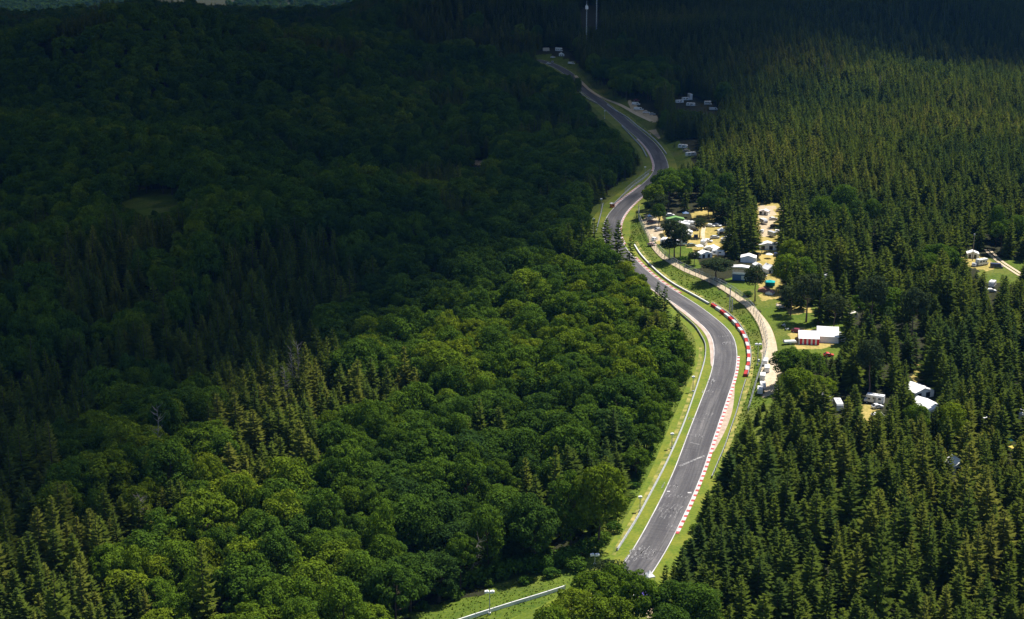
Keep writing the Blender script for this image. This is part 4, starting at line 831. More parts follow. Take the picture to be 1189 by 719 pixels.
# ------------------------------------------------------------------ trees that stand out in the photograph
SPECIAL = [
 ('broad',738,556,10,4.4,.6,'small broadleaf tree at the wood edge, lowest of the line beside the left guardrail'), ('broad',750,530,11,4.8,.42,'small broadleaf tree at the wood edge, second up beside the left guardrail'), ('broad',762,505,11,4.8,.66,'small broadleaf tree at the wood edge, third up beside the left guardrail'), ('broad',773,480,12,5.0,.5,'small broadleaf tree at the wood edge, fourth up beside the left guardrail'), ('broad',784,455,11,4.6,.7,'small broadleaf tree at the wood edge, fifth up beside the left guardrail'), ('broad',794,432,11,4.4,.45,'small broadleaf tree at the wood edge, highest of the line beside the left guardrail'),
 ('pine',790,299,13,4.8,.5,'shorter pine leaning into the bare trunked pine by the path'), ('pine',777,302,10,3.8,.35,'low pine left of the bare trunked pine by the path'), ('bush',795,304,2.6,2.6,.3,'dark bush by the path just right of the pine with bare trunk'), ('pine',766,256,13,4.2,.35,'dark pine left of the green roofed tent'),
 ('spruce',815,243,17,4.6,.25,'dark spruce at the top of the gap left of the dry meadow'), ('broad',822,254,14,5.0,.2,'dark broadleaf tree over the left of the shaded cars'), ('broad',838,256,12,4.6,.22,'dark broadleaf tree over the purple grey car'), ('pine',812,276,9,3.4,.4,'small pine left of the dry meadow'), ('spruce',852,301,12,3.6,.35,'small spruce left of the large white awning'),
 ('spruce',880,288,13,3.2,.5,'slim spruce at the left edge of the large white tent'), ('spruce',906,312,18,4.8,.6,'spruce behind the white ridge tent'), ('bush',868,344,2.2,2.4,.3,'dark bush beside the thin pale pine trunk'),
 ('spruce',985,398,17,4.6,.5,'spruce at the right end of the marquee, beside the small caravan'), ('pine',968,383,14,4.6,.55,'olive pine behind the right end of the marquee'), ('spruce',978,372,20,4.8,.45,'dark spruce between the marquee and the purple car'), ('pine',918,366,12,4.8,.45,'pine behind the left corner of the marquee'), ('broad',1000,380,13,5.0,.6,'broadleaf tree just below the purple and white car'),

 ('pine',783,300,17.5,5.8,.45,'pine with bare lower trunk standing between the path and the white caravans'), ('pine',831,326,9.5,6.8,.25,'low spreading dark pine beside the path, left of the blue viewing platform'),
 ('pine',876.5,350,14,5.0,.5,'pine with thin pale trunk on the grass below the blue viewing platform'), ('pine',936,374,19,6.0,.55,'tall olive pine with bare trunk just behind the marquee'), ('pine',806,308,6,3.0,.3,'small dark pine over the shaded cars left of the joined white tents'),
 ('spruce',871,297,24,6.0,.62,'tall spruce left of the sandy lane, above the large white awning'), ('spruce',858,294,21,5.4,.5,'broad spruce right of the dry meadow'), ('spruce',846,296,16,4.4,.42,'shorter spruce at the right corner of the dry meadow'), ('spruce',866,262,34,5.4,.6,'tallest spruce rising above the camp, behind the sandy lane'), ('spruce',856,258,28,5.0,.55,'second tallest spruce behind the camp, left of the tallest'),
 ('spruce',909,290,25,5.4,.7,'yellow green spruce right of the sandy lane, above the bright broadleaf trees'), ('spruce',914,262,25,5.2,.6,'spruce at the top right of the sandy lane'), ('spruce',950,376,21,4.6,.5,'dark spruce directly behind the taller half of the marquee'), ('spruce',961,372,19,4.4,.55,'spruce right behind the marquee, shorter of two'),
 ('broad',912,338,15,7.2,.78,'bright green broadleaf tree right of the teal tent'), ('broad',932,345,16,7.0,.62,'broadleaf tree right of the bright green one above the marquee'), ('broad',921,318,15,6.2,.9,'bright yellow green broadleaf tree right of the large white tent'),
 ('broad',914,449,14,6.2,.5,'dark round broadleaf tree between the sandy path and the marquee'), ('broad',937,449,13,6.6,.58,'round broadleaf tree just in front of the marquee'), ('broad',926,482,15,7.0,.80,'bright broadleaf tree in front of the round pair below the marquee'), ('broad',947,480,13,5.6,.85,'yellow green broadleaf tree right of the bright one below the marquee'),
 ('spruce',770,385,18,4.6,.2,'dark spruce at the left edge of the track, overlapping the asphalt'), ('spruce',787,401,13,3.4,.25,'short dark spruce beside the left guardrail, below the overlapping one'), ('spruce',762,374,16,4.2,.3,'dark spruce just left of the one overlapping the asphalt'),
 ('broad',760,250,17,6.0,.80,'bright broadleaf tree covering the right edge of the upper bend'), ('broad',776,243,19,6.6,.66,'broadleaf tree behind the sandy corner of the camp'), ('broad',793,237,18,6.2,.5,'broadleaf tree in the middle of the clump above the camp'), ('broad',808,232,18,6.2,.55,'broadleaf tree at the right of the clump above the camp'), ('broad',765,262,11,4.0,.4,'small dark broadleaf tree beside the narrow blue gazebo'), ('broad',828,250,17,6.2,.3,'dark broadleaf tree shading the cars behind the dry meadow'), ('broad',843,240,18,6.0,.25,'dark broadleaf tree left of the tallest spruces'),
 ('spruce',660,326,26,6.2,.42,'spruce at the left end of the row hiding the track'), ('spruce',676,323,26,6.2,.48,'second spruce from the left in the row hiding the track'), ('spruce',690,323,26,6.2,.4,'middle spruce of the row hiding the track'), ('spruce',703,322,26,6.4,.5,'fourth spruce of the row hiding the track'), ('spruce',716,325,26,6.2,.45,'fifth spruce of the row hiding the track'), ('spruce',729,334,23,5.6,.4,'spruce at the right end of the row hiding the track'),
 ('broad',690,742,17,6.2,.72,'broadleaf tree left of centre in the clump hiding the bottom of the track'), ('broad',716,728,16,5.6,.60,'broadleaf tree in the middle of the clump hiding the bottom of the track'), ('broad',738,748,18,5.6,.66,'broadleaf tree at the right of the clump, beside the purple parasol'), ('broad',664,766,17,6.0,.88,'bright broadleaf tree at the left of the clump, overlapping the concrete barrier'), ('broad',706,770,16,6.2,.8,'bright broadleaf tree lowest in the clump at the bottom edge'), ('pine',703,716,14,4.6,.45,'grey green pine inside the broadleaf clump at the bottom of the track'), ('broad',640,790,17,5.4,.75,'broadleaf tree poking up at the bottom edge below the barrier'),
 ('broad',783,752,16,6.6,.36,'dark broadleaf tree right of the purple parasol'), ('broad',808,760,16,6.4,.42,'second dark broadleaf tree right of the purple parasol'), ('broad',775,790,17,6.0,.30,'dark broadleaf tree at the bottom edge below the parasol'), ('spruce',773,716,13,3.4,.5,'young spruce right of the white shelter at the bottom of the track'),
 ('broad',1063,512,12,4.6,.72,'green broadleaf tree in front of the two tarpaulin shelters'), ('broad',1103,522,14,5.4,.9,'yellow green broadleaf tree between spruces right of the tarpaulin shelters'), ('broad',1035,385,17,7.5,.66,'wide broadleaf tree among conifers right of the marquee'), ('broad',1090,330,18,7.5,.5,'wide broadleaf tree among conifers left of the right clearing'), ('broad',1075,336,16,6.0,.62,'rounded broadleaf tree left of the wide one near the right clearing'),
 ('pine',1011,388,22,5.6,.4,'tall pine with visible bare trunk right of the purple car'), ('pine',1058,400,21,5.4,.42,'tall pine with bare trunk among spruces below the right clearing'), ('pine',1009,460,19,5.0,.42,'tall pine standing behind the white camper in the small clearing'),
 ('spruce',644,616,24,4.6,.72,'pale tipped spruce standing proud of the broadleaf trees left of the track'), ('spruce',612,612,20,4.4,.8,'yellowish spruce left of the proud one in the broadleaf wood'), ('broad',694,640,24,7.0,.85,'large bright broadleaf tree at the wood edge left of the guardrail'), ('broad',663,640,21,6.4,.5,'dark broadleaf tree at the wood edge under the proud spruce'),
 ('broad',515,96,14,9.0,1.0,'lone yellowish broadleaf tree in the dark wood near the top'), ('spruce',240,766,27,5.0,.75,'tall spruce at the bottom left, right of the spruce cluster'),
 ('spruce',1012,742,26,5.2,.5,'large spruce with clear leader at the bottom of the right hand stand'), ('spruce',75,792,27,5.4,.62,'large layered spruce at the bottom of the left corner cluster'),
]
placed = []; specials = []
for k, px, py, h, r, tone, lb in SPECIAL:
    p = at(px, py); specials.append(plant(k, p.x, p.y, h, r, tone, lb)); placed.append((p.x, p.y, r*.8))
for i, (px, py, h, lb) in enumerate([(342,480,23,'left bare grey dead tree rising above the lit spruces'), (349,479,25,'right bare grey dead tree rising above the lit spruces'), (332,492,20,'dead grey tree standing among spruces below the bare pair'), (187,560,24,'reddish grey dead tree in the half shaded wood at the left'), (318,500,20,'dead grey tree at the left of the lit spruce stand'), (545,674,17,'leaning pale dead trunk in the bushes at the bottom'), (636,545,14,'pale broken dead tree among broadleaf trees left of the track'), (168,640,16,'pale bare dead tree above the bottom left broadleaf trees'), (1020,120,22,'pale dead trunk in the upper right spruces'), (957,104,20,'dead trunk left in the upper right spruces')]):
    p = at(px, py); o = link('dead_tree', DT[i % 2], None); o.location = p; o.scale = (1,1,h/19); o.rotation_euler = (0, .55 if 'leaning' in lb else 0, i); tag(o, lb, 'dead tree')

# ------------------------------------------------------------------ the woods: jittered planting, kept off clearings
BASES = [(60,690,100,110,.92,3.2), (280,680,150,90,.22,2.6), (340,480,85,85,.97,3.8), (600,430,190,150,.05,3), (560,600,140,50,.28,2), (630,590,60,50,.45,2), (500,680,120,60,.15,2), (310,340,110,70,.60,1.5), (100,420,150,110,.50,1.5), (60,200,170,100,.15,2), (300,150,150,70,.18,2), (520,180,90,50,.55,1.5), (520,90,150,40,.30,1.5), (640,220,70,60,.15,2),
         (200,30,300,40,.55,1.5), (720,120,80,40,.12,3), (780,215,60,50,.35,2), (850,120,90,60,.8,2), (760,20,180,40,.9,2), (1000,150,250,120,.96,4), (1000,620,260,150,.965,5), (1050,320,180,90,.72,3), (1000,420,160,60,.80,3), (1100,40,200,60,.96,3), (430,330,110,70,.5,1.5), (200,560,90,50,.18,3), (450,500,110,60,.25,2)]
def spruce_prob(px, py):
    w = np.full(px.shape, .02); s = np.full(px.shape, .01)
    for cx, cy, rx, ry, p, k in BASES:
        g = k*np.exp(-.5*(((px-cx)/rx)**2 + ((py-cy)/ry)**2)*1.6); w += g; s += g*p
    return s/w
def vnoise(x, y, sc_, seed):
    rs = np.random.RandomState(seed); v = 0
    for k in range(4):
        a = rs.uniform(0, 6.28); b = rs.uniform(0, 6.28); v = v + np.sin((x*math.cos(a)+y*math.sin(a))/sc_*rs.uniform(.7, 1.6)+b)*.5
    return np.clip(.5+v*.45, 0, 1)
def cand(step, y0, y1, seed, m=.40):
    rs = np.random.RandomState(seed); X_ = []; Y_ = []; y = y0
    while y < y1:
        hw = y*.333*1.07+34; n = int(2*hw/step); x = -hw + (np.arange(n)+rs.uniform(0, 1))*step; X_.append(x + rs.uniform(-m, m, n)*step); Y_.append(np.full(n, y)+rs.uniform(-m, m, n)*step); y += step*.9
    return np.concatenate(X_), np.concatenate(Y_)
CROWN_S = [(0,1.0),(-.10,.9),(.10,.9),(0,.8),(-.3,.7),(.3,.7),(0,.55),(-.6,.4),(.6,.4),(0,.25),(-.85,.15),(.85,.15),(0,0)]
CROWN_B = [(0,1.0),(-.5,.93),(.5,.93),(0,.8),(-.9,.7),(.9,.7),(0,.6),(-1,.5),(1,.5),(0,.35),(-.85,.25),(.85,.25),(0,0)]
def hits(x, y, z, h, r, prof):
    n = np.zeros(len(x))
    for a, b in prof:
        px, py, _ = project(x + a*r, y, z + b*h); n += lookup(KEEP_M, px, py)
    return n
SPOTS = {'spruce': [], 'broad': [], 'pine': []}
def populate(kind, step, y0, y1, seed):
    x, y = cand(step, y0, y1, seed); z = terrain(x, y); px, py, _ = project(x, y, z); rd_ = road_dist(x, y)
    rs = np.random.RandomState(seed+5); p = spruce_prob(px, py); nz = vnoise(x, y, 22, 3); thr = np.clip(p + (nz-.5)*.55, 0.01, .99); thr = np.where(p > .9, p, thr); isS = (rs.uniform(0, 1, len(x)) < thr) if kind == 'broad' else None
    pick = vnoise(x, y, 13, 9)*.6 + vnoise(x, y, 31, 19)*.4
    sp = (pick < np.clip(p*1.25-.12, 0, 1))
    keep = sp if kind == 'spruce' else ~sp
    camp = (px > 770) & (px < 1189) & (py > 225) & (py < 480); 
    if kind == 'spruce': keep &= (rs.uniform(0, 1, len(x)) < np.where(camp, .75, .97))
    # clearings and corridor
    keep &= (np.abs(rd_) > 13) & ~lookup(Z_SAND, px, py) & ~(lookup(Z_DRY, px, py) & (rs.uniform(0, 1, len(x)) < .35)); keep &= ~((rd_ < 0) & (rd_ > -14) & (py > 360))
    keep &= ~((px > 400) & (px < 720) & (py > 668) & (py < 728) & (rd_ > -34)) & (rd_ < 900)
    H0 = rs.normal(1, .13, len(x)); 
    if kind == 'spruce': h = 14.2*np.clip(1+(H0-1)*1.7, .5, 1.6)*np.where(vnoise(x, y, 60, 41) > .55, 1.08, .94); r = 4.0*rs.uniform(.72, 1.3, len(x))*(.5+.5*h/14.2)
    else: h = 16*np.clip(1+(H0-1)*1.4, .55, 1.4); r = 5.7*rs.uniform(.62, 1.3, len(x))*(.45+.55*h/16)
    prof = CROWN_S if kind == 'spruce' else CROWN_B
    nh = hits(x, y, z, h, r, prof); small = nh > 0
    h = np.where(small, h*.62, h); r = np.where(small, r*.68, r); nh = hits(x, y, z, h, r, prof); small2 = nh > 0; h = np.where(small2, h*.6, h); r = np.where(small2, r*.65, r); nh = hits(x, y, z, h, r, prof); keep &= nh < 1
    for (sx, sy, sr) in placed: keep &= (x-sx)**2 + (y-sy)**2 > (sr*.9 + .55*r)**2
    tone = np.clip(.0 + .45*vnoise(x, y, 40, 77) + rs.uniform(0, .62, len(x)), 0, 1)
    for v in np.flatnonzero(keep): SPOTS[kind].append((x[v], y[v], z[v], h[v], r[v], tone[v], px[v], py[v]))
populate('spruce', 5.8, 292, 2240, 1); populate('broad', 7.7, 292, 2240, 2)
# beyond the ridge: the sunlit far hillside seen through the two dips
for x0, x1, y0, y1 in ((-1180,-830,2700,3500), (-620,-280,2700,3700)):
    x = RS.uniform(x0, x1, 3600); y = RS.uniform(y0, y1, 3600); z = terrain(x, y)
    if x0 > -1000 or True:
        ok = ~((x < -860) & (np.abs(y-3090) < 90))
        for i in np.flatnonzero(ok)[:3400]: SPOTS['broad' if i % 3 else 'spruce'].append((x[i], y[i], z[i], RS.uniform(14, 20), RS.uniform(4, 7.5), RS.uniform(.0, .35), *[float(q) for q in project(x[i], y[i], z[i])[:2]]))

# zone words for labels
def where(px, py, x, y, rd_):
    if rd_ > 0:
        if px > 985 and py > 560: return 'in the bottom right corner stand'
        if py > 640: return 'just right of the bottom of the track'
        if px > 1050: return 'at the right edge below the tarpaulin shelters'
        if py > 480: return 'in the dense stand right of the straight'
        return 'around the camp right of the track'
    if px < 135: return 'in the cluster at the bottom left corner'
    if px < 300: return 'in the bottom wood right of the corner spruces'
    if px < 470: return 'in the bottom wood left of the white lamp post'
    if py > 640: return 'in the wood above the concrete barrier'
    if px < 560: return 'on the sunlit slope amid the left wood'
    return 'on the slope nearest the left guardrail'
TONES = {'spruce': ['dark blue green', 'deep green', 'olive green', 'pale yellowish'], 'broad': ['dark green', 'mid green', 'fresh green', 'bright yellow green']}
def individuals(kind, limit):
    L = SPOTS[kind]; nat = 14.5 if kind == 'spruce' else 17
    score = []
    for i, s in enumerate(L):
        tx, ty, dep = project(s[0], s[1], s[2]+s[3]*.75); ok = -12 < tx < 1201 and ty < 715
        score.append((s[3]*s[4]/dep**2 if ok else -1, i))
    score.sort(reverse=True); chosen = [i for sc_, i in score[:limit] if sc_ > 0]; cs = set(chosen)
    for n_, i in enumerate(chosen):
        x, y, z, h, r, tone, px, py = L[i]; rd1 = float(road_dist([x], [y])[0]); ph = ('short ' if h < nat*.85 else 'tall ' if h > nat*1.08 else '') + TONES[kind][min(3, int(tone*4))] + (' spruce ' if kind == 'spruce' else ' broadleaf tree ') + where(px, py, x, y, rd1)
        plant(kind, x, y, h, r, tone, ph, ph.replace(' spruce ', ' spruces ').replace(' tree ', ' trees '), n_ % len(KIND[kind][0]))
    return [s for i, s in enumerate(L) if i not in cs]
n_sp = {k: sum(1 for s in SPECIAL if s[0] == k) for k in KIND}
REST = {k: individuals(k, 300-n_sp[k]) for k in ('spruce', 'broad')}
# bushes on the slope above the bottom barrier and along the wood edges
BG = 'bushes on the slope above the concrete barrier'
nb = 0
for px, py, h, r in [(420,712,3.5,3),(440,702,4,3.4),(462,704,3,2.6),(480,696,4.5,3.6),(498,690,4,3.4),(516,686,5,4),(536,680,4.5,3.8),(556,676,4.5,3.8),(578,672,5,4),(598,668,5,4.2),(616,664,5,4.2),(634,662,4,3.6),(650,656,4.5,3.6),(662,652,4,3),(676,646,4,3.2),(690,640,3.5,2.8),(404,720,3,3),(450,716,2.2,2.2),(490,708,2,2),(528,696,2.2,2.2),(610,678,2.2,2.2),(640,670,2.5,2.4),(668,662,3.5,3),(700,630,3,2.6),(712,618,3,2.4)]:
    p = at(px, py); plant('bush', p.x, p.y, h, r, random.uniform(.3, .95), 'leafy green bush on the slope above the bottom concrete barrier', BG)
for px, py in [(742,552),(752,534),(764,508),(774,486),(784,464),(792,446),(802,424),(736,566),(724,590),(758,524),(768,500),(797,436)]:
    p = at(px, py); plant('bush', p.x, p.y, random.uniform(1.6, 3), random.uniform(1.5, 2.6), random.uniform(.4, .9), 'leafy green bush at the wood edge behind the left guardrail', 'bushes at the wood edge behind the left guardrail')
for _ in range(46):
    u_ = random.random(); px = 722+(812-722)*u_ + random.uniform(-14, 3); py = 612-(612-415)*u_ + random.uniform(-8, 8); p = at(px, py); r_ = random.uniform(.5, 1.5)
    if -21 < float(road_dist([p.x], [p.y])[0]) < -12: plant('bush', p.x, p.y, r_*random.uniform(.8, 1.5), r_, random.uniform(.2, .9), 'small leafy bush on the grassy slope behind the left guardrail', 'small bushes on the slope behind the left guardrail')
for _ in range(40):
    u_ = random.random(); px = 400+300*u_; py = 722-92*u_ + random.uniform(-6, 14); p = at(px, py); r_ = random.uniform(.7, 1.9)
    if float(road_dist([p.x], [p.y])[0]) < -17: plant('bush', p.x, p.y, r_*random.uniform(.9, 1.6), r_, random.uniform(.1, .9), 'small scrubby bush in the rough grass above the concrete barrier', 'scrubby bushes above the concrete barrier')
for px, py in [(858,508),(850,526),(844,540),(837,556),(831,570),(823,588),(815,602),(807,618),(799,634)]:
    p = at(px, py); plant('bush', p.x, p.y, random.uniform(1.2, 2.4), random.uniform(1.2, 2.0), random.uniform(.4, .9), 'low bush at the foot of the spruces right of the straight', 'low bushes at the foot of the right hand spruces')

def forest(name, spots, kind, label):
    """the rest of the wood: points that carry the same tree shapes"""
    arr = np.array([s[:6] for s in spots]); n = len(arr); me = bpy.data.meshes.new(name); me.vertices.add(n); me.vertices.foreach_set('co', arr[:, :3].astype(np.float32).ravel())
    H, R = NATURAL[kind]; rs = np.random.RandomState(5); nv = len(KIND[kind][0])
    def attr(nm, ty, val, key='value'): a = me.attributes.new(nm, ty, 'POINT'); a.data.foreach_set(key, np.ascontiguousarray(val).ravel())
    attr('tone', 'FLOAT', arr[:, 5].astype(np.float32)); attr('pick', 'INT', rs.randint(0, nv, n).astype(np.int32))
    attr('turn', 'FLOAT_VECTOR', np.column_stack([rs.normal(0, .035, n), rs.normal(0, .035, n), rs.uniform(0, 6.28, n)]).astype(np.float32), 'vector')
    attr('grow', 'FLOAT_VECTOR', np.column_stack([arr[:, 4]/R, arr[:, 4]/R, arr[:, 3]/H]).astype(np.float32), 'vector')
    o = link(name, me, None); tag(o, label, 'woodland', kind='stuff')
    g = bpy.data.node_groups.new(name, 'GeometryNodeTree'); g.interface.new_socket('Geometry', in_out='INPUT', socket_type='NodeSocketGeometry'); g.interface.new_socket('Geometry', in_out='OUTPUT', socket_type='NodeSocketGeometry')
    gi = g.nodes.new('NodeGroupInput'); go = g.nodes.new('NodeGroupOutput'); ip = g.nodes.new('GeometryNodeInstanceOnPoints'); jall = g.nodes.new('GeometryNodeJoinGeometry')
    for v in sorted(SRC[kind]):
        j = g.nodes.new('GeometryNodeJoinGeometry')
        for ob in SRC[kind][v]:
            oi = g.nodes.new('GeometryNodeObjectInfo'); oi.transform_space = 'ORIGINAL'; oi.inputs['Object'].default_value = ob; oi.inputs['As Instance'].default_value = False; g.links.new(oi.outputs['Geometry'], j.inputs[0])
        ti = g.nodes.new('GeometryNodeGeometryToInstance'); g.links.new(j.outputs[0], ti.inputs[0]); g.links.new(ti.outputs[0], jall.inputs[0])
    def named(nm, ty): n_ = g.nodes.new('GeometryNodeInputNamedAttribute'); n_.data_type = ty; n_.inputs['Name'].default_value = nm; return n_.outputs[0]
    er = g.nodes.new('FunctionNodeEulerToRotation'); g.links.new(named('turn', 'FLOAT_VECTOR'), er.inputs[0])
    g.links.new(gi.outputs[0], ip.inputs['Points']); g.links.new(jall.outputs[0], ip.inputs['Instance']); ip.inputs['Pick Instance'].default_value = True
    g.links.new(named('pick', 'INT'), ip.inputs['Instance Index']); g.links.new(er.outputs[0], ip.inputs['Rotation']); g.links.new(named('grow', 'FLOAT_VECTOR'), ip.inputs['Scale']); g.links.new(ip.outputs[0], go.inputs[0])
    md = o.modifiers.new('planting', 'NODES'); md.node_group = g; return o
forest('spruce_woods', REST['spruce'], 'spruce', 'spruce woods stretching back over the hills behind the nearer trees')
forest('broadleaf_woods', REST['broad'], 'broad', 'broadleaf woods covering the shaded slopes and the far hillside')
print('TREES', {k: len(v) for k, v in SPOTS.items()}, {k: len(v) for k, v in REST.items()})

# tufts of longer grass on the banks
tv = []; tq = []
rs = np.random.RandomState(23); cx_ = rs.uniform(-70, 200, 110000); cy_ = rs.uniform(320, 760, 110000); cd = road_dist(cx_, cy_); cpx, cpy, _ = project(cx_, cy_, terrain(cx_, cy_))
ok = ((cd < -10.8) & (cd > -23)) | ((cpy > 640) & (cpy < 735) & (cpx > 380) & (cpx < 700) & (cd < -12.5)) | ((cd > 9.5) & (cd < 17) & ~lookup(Z_SAND, cpx, cpy)); idx = np.flatnonzero(ok)
dpath = np.min(np.hypot(cx_[idx][:, None]-PATH[None, ::3, 0], cy_[idx][:, None]-PATH[None, ::3, 1]), axis=1); idx = idx[dpath > 3.2]
tx, ty = cx_[idx], cy_[idx]; tzv = terrain(tx, ty); n = len(idx); s = np.where(project(tx, ty, tzv)[1] > 640, rs.uniform(.12, .36, n), rs.uniform(.18, .5, n))
V = []
for k in range(3):
    a = rs.uniform(0, 6.28, n); dx, dy = np.cos(a)*s*.5, np.sin(a)*s*.5; V.append(np.stack([np.column_stack([tx-dx, ty-dy, tzv-.03]), np.column_stack([tx+dx, ty+dy, tzv-.03]), np.column_stack([tx+dx*1.2+dy*.3, ty+dy*1.2, tzv+s*.7]), np.column_stack([tx-dx*1.2, ty-dy*1.2-dx*.3, tzv+s*.6])], 1))
V = np.concatenate(V).reshape(-1, 3); M_TUFT = foliage_mat('long meadow grass', [(0,(.13,.20,.02)), (1,(.2,.22,.04))], .3, .55)
tag(link('grass', np_mesh('grass', V, np.arange(len(V)).reshape(-1, 4)), M_TUFT), 'long green and straw coloured grass on the banks beside the track', 'grass', kind='stuff')

# ------------------------------------------------------------------ sun, sky, cloud, air
EL = math.radians(61); AZ = np.array([.76, .65]); AZ /= np.linalg.norm(AZ); TO_SUN = Vector((AZ[0]*math.cos(EL), AZ[1]*math.cos(EL), math.sin(EL)))
sun = bpy.data.lights.new('sun', 'SUN'); sun.energy = 5.0; sun.angle = math.radians(.53); sun.color = (1,.945,.86); so = bpy.data.objects.new('sun', sun); COL.objects.link(so); so.rotation_euler = TO_SUN.to_track_quat('Z', 'Y').to_euler(); so.location = (300,300,500)
w = bpy.data.worlds.new('World'); sc.world = w; w.use_nodes = True; nt = w.node_tree; bg = nt.nodes['Background']; sky = nt.nodes.new('ShaderNodeTexSky'); sky.sky_type = 'NISHITA'; sky.sun_disc = False; sky.sun_elevation = EL; sky.sun_rotation = math.atan2(AZ[0], AZ[1]); sky.ozone_density = 3.0; sky.dust_density = .6; nt.links.new(sky.outputs[0], bg.inputs[0]); bg.inputs[1].default_value = .10
# the cloud whose shadow lies over the left and the far woods: a lumpy body of real thickness, thin at its rim
HC = 620.0; SH = np.array([TO_SUN.x, TO_SUN.y])/TO_SUN.z
EDGE_PX = [(-420,665),(-150,640),(0,604),(70,598),(150,574),(225,545),(262,500),(285,450),(330,405),(400,385),(455,362),(520,335),(575,308),(625,290),(690,266),(722,246),(738,222),(765,192),(812,180),(845,163),(868,138),(905,112),(950,86),(1010,70),(1100,72),(1189,78),(1320,82)]
SHP = [flat(*p, 14.0) for p in EDGE_PX] + [np.array(q) for q in ((1500,1700),(1500,2350),(200,2500),(-1600,2500),(-2200,1500),(-1500,300))]
SHP = [p + SH*(HC-14) for p in SHP]
cxs = np.arange(-1900, 2200, 24.0); cys = np.arange(300, 3100, 24.0); CX, CY = np.meshgrid(cxs, cys); PA = np.array(SHP); ins = inside([tuple(p) for p in PA], CX, CY)
dist = np.full(CX.shape, 1e9)
for a, b in zip(PA, np.roll(PA, -1, axis=0)):
    ab = b-a; t = np.clip(((CX-a[0])*ab[0]+(CY-a[1])*ab[1])/(ab@ab), 0, 1); dist = np.minimum(dist, np.hypot(CX-a[0]-t*ab[0], CY-a[1]-t*ab[1]))
sd_ = np.where(ins, dist, -dist); bump = 14*vnoise(CX, CY, 60, 51) + 9*vnoise(CX, CY, 25, 52); body = np.clip(sd_+26, 0, None)
act = sd_ > -26; up = 3+np.minimum(np.sqrt(body)*7, 110) + bump; dn = -(np.minimum(np.sqrt(body)*1.2, 16) + .4*bump)
idm = -np.ones(CX.shape, int); idm[act] = np.arange(act.sum()); na = int(act.sum()); top = np.column_stack([CX[act], CY[act], HC+up[act]]); bot = np.column_stack([CX[act], CY[act], HC+dn[act]])
q = [(idm[j, i], idm[j, i+1], idm[j+1, i+1], idm[j+1, i]) for j in range(CX.shape[0]-1) for i in range(CX.shape[1]-1) if min(idm[j, i], idm[j, i+1], idm[j+1, i+1], idm[j+1, i]) >= 0]
edges = {}
for f in q:
    for k in range(4): edges[(f[k], f[(k+1) % 4])] = 1
rim = [(a, b) for (a, b) in edges if (b, a) not in edges]
Q = q + [tuple(x+na for x in reversed(f)) for f in q] + [(b, a, a+na, b+na) for a, b in rim]
cm = np_mesh('cloud', np.vstack([top, bot]), np.array(Q)); ra = cm.attributes.new('thick', 'FLOAT', 'POINT'); ra.data.foreach_set('value', np.tile((sd_*np.where(project(np.clip(CX-SH[0]*HC, -9e3, 9e3), np.maximum(CY-SH[1]*HC, 200), 0.0)[0] > 850, .34, 1.0))[act], 2).astype(np.float32)); cm.polygons.foreach_set('use_smooth', np.ones(len(cm.polygons), bool))
m = bpy.data.materials.new('cloud vapour'); m.use_nodes = True; nt = m.node_tree; nt.nodes.remove(nt.nodes['Principled BSDF']); out = nt.nodes['Material Output']
a = N(nt, 'ShaderNodeAttribute', attribute_name='thick'); no = N(nt, 'ShaderNodeTexNoise', Scale=.02, Detail=5.0); g = N(nt, 'ShaderNodeNewGeometry'); nt.links.new(g.outputs['Position'], no.inputs['Vector'])
e = math_(nt, 'ADD', a.outputs['Fac'], math_(nt, 'MULTIPLY', math_(nt, 'SUBTRACT', no.outputs['Fac'], .5), 45.0)); mr = N(nt, 'ShaderNodeMapRange'); mr.interpolation_type = 'SMOOTHSTEP'; mr.inputs['From Min'].default_value = -22; mr.inputs['From Max'].default_value = 42; nt.links.new(e, mr.inputs['Value'])
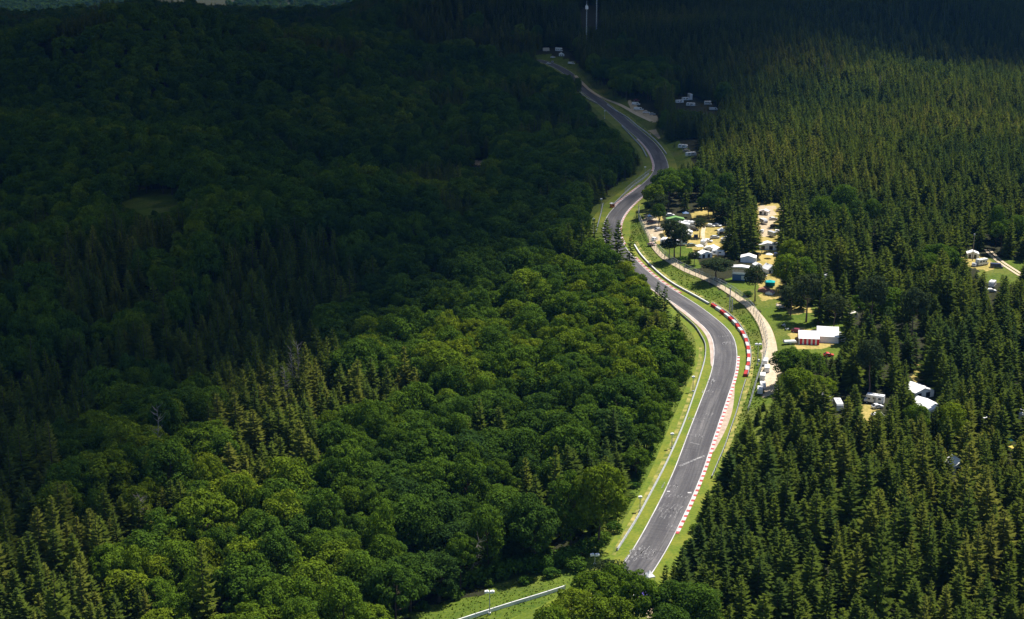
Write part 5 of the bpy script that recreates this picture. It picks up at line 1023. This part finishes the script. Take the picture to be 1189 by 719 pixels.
df = N(nt, 'ShaderNodeBsdfDiffuse', Color=(.72,.74,.78,1)); tr = N(nt, 'ShaderNodeBsdfTransparent'); mx = N(nt, 'ShaderNodeMixShader'); nt.links.new(math_(nt, 'MULTIPLY', mr.outputs[0], CLOUD_OP), mx.inputs[0]); nt.links.new(tr.outputs[0], mx.inputs[1]); nt.links.new(df.outputs[0], mx.inputs[2]); nt.links.new(mx.outputs[0], out.inputs['Surface'])
tag(link('cloud', cm, m), 'broad grey cloud whose shadow darkens the left and far woods', 'cloud', kind='stuff')
if HAZE > 0:
    hz = MB().box(-3300,3300,-320,6300,-260,H_CAM+150).build('haze', None); hm = bpy.data.materials.new('thin blue air'); hm.use_nodes = True; nt = hm.node_tree; nt.nodes.remove(nt.nodes['Principled BSDF']); pv = N(nt, 'ShaderNodeVolumePrincipled'); pv.inputs['Density'].default_value = HAZE; pv.inputs['Color'].default_value = (.12,.42,1,1); pv.inputs['Anisotropy'].default_value = 0.0
    nt.links.new(pv.outputs[0], nt.nodes['Material Output'].inputs['Volume']); hz.data.materials.append(hm); tag(hz, 'thin blue haze over the distant hills', 'haze', kind='stuff')

# ------------------------------------------------------------------ camera and view
cam = bpy.data.cameras.new('camera'); cam.sensor_width = 36; cam.lens = 36*F_PX/W; cam.clip_end = 12000; cam.clip_start = 1; co = bpy.data.objects.new('camera', cam); COL.objects.link(co); co.location = (0,0,H_CAM); co.rotation_euler = (math.pi/2-TH, 0, 0); sc.camera = co
vs = sc.view_settings; sc.display_settings.display_device = 'sRGB'; vs.view_transform = 'Standard'; vs.look = 'None'; vs.gamma = 1; vs.exposure = EXPOSURE; vs.use_curve_mapping = False
cy = sc.cycles; cy.max_bounces = 4; cy.diffuse_bounces = 2; cy.glossy_bounces = 1; cy.transmission_bounces = 2; cy.volume_bounces = 0; cy.transparent_max_bounces = 10; cy.use_denoising = True; cy.denoiser = 'OPENIMAGEDENOISE'; cy.denoising_input_passes = 'RGB_ALBEDO_NORMAL'; cy.denoising_prefilter = 'NONE'; cy.use_adaptive_sampling = True; cy.adaptive_threshold = .008
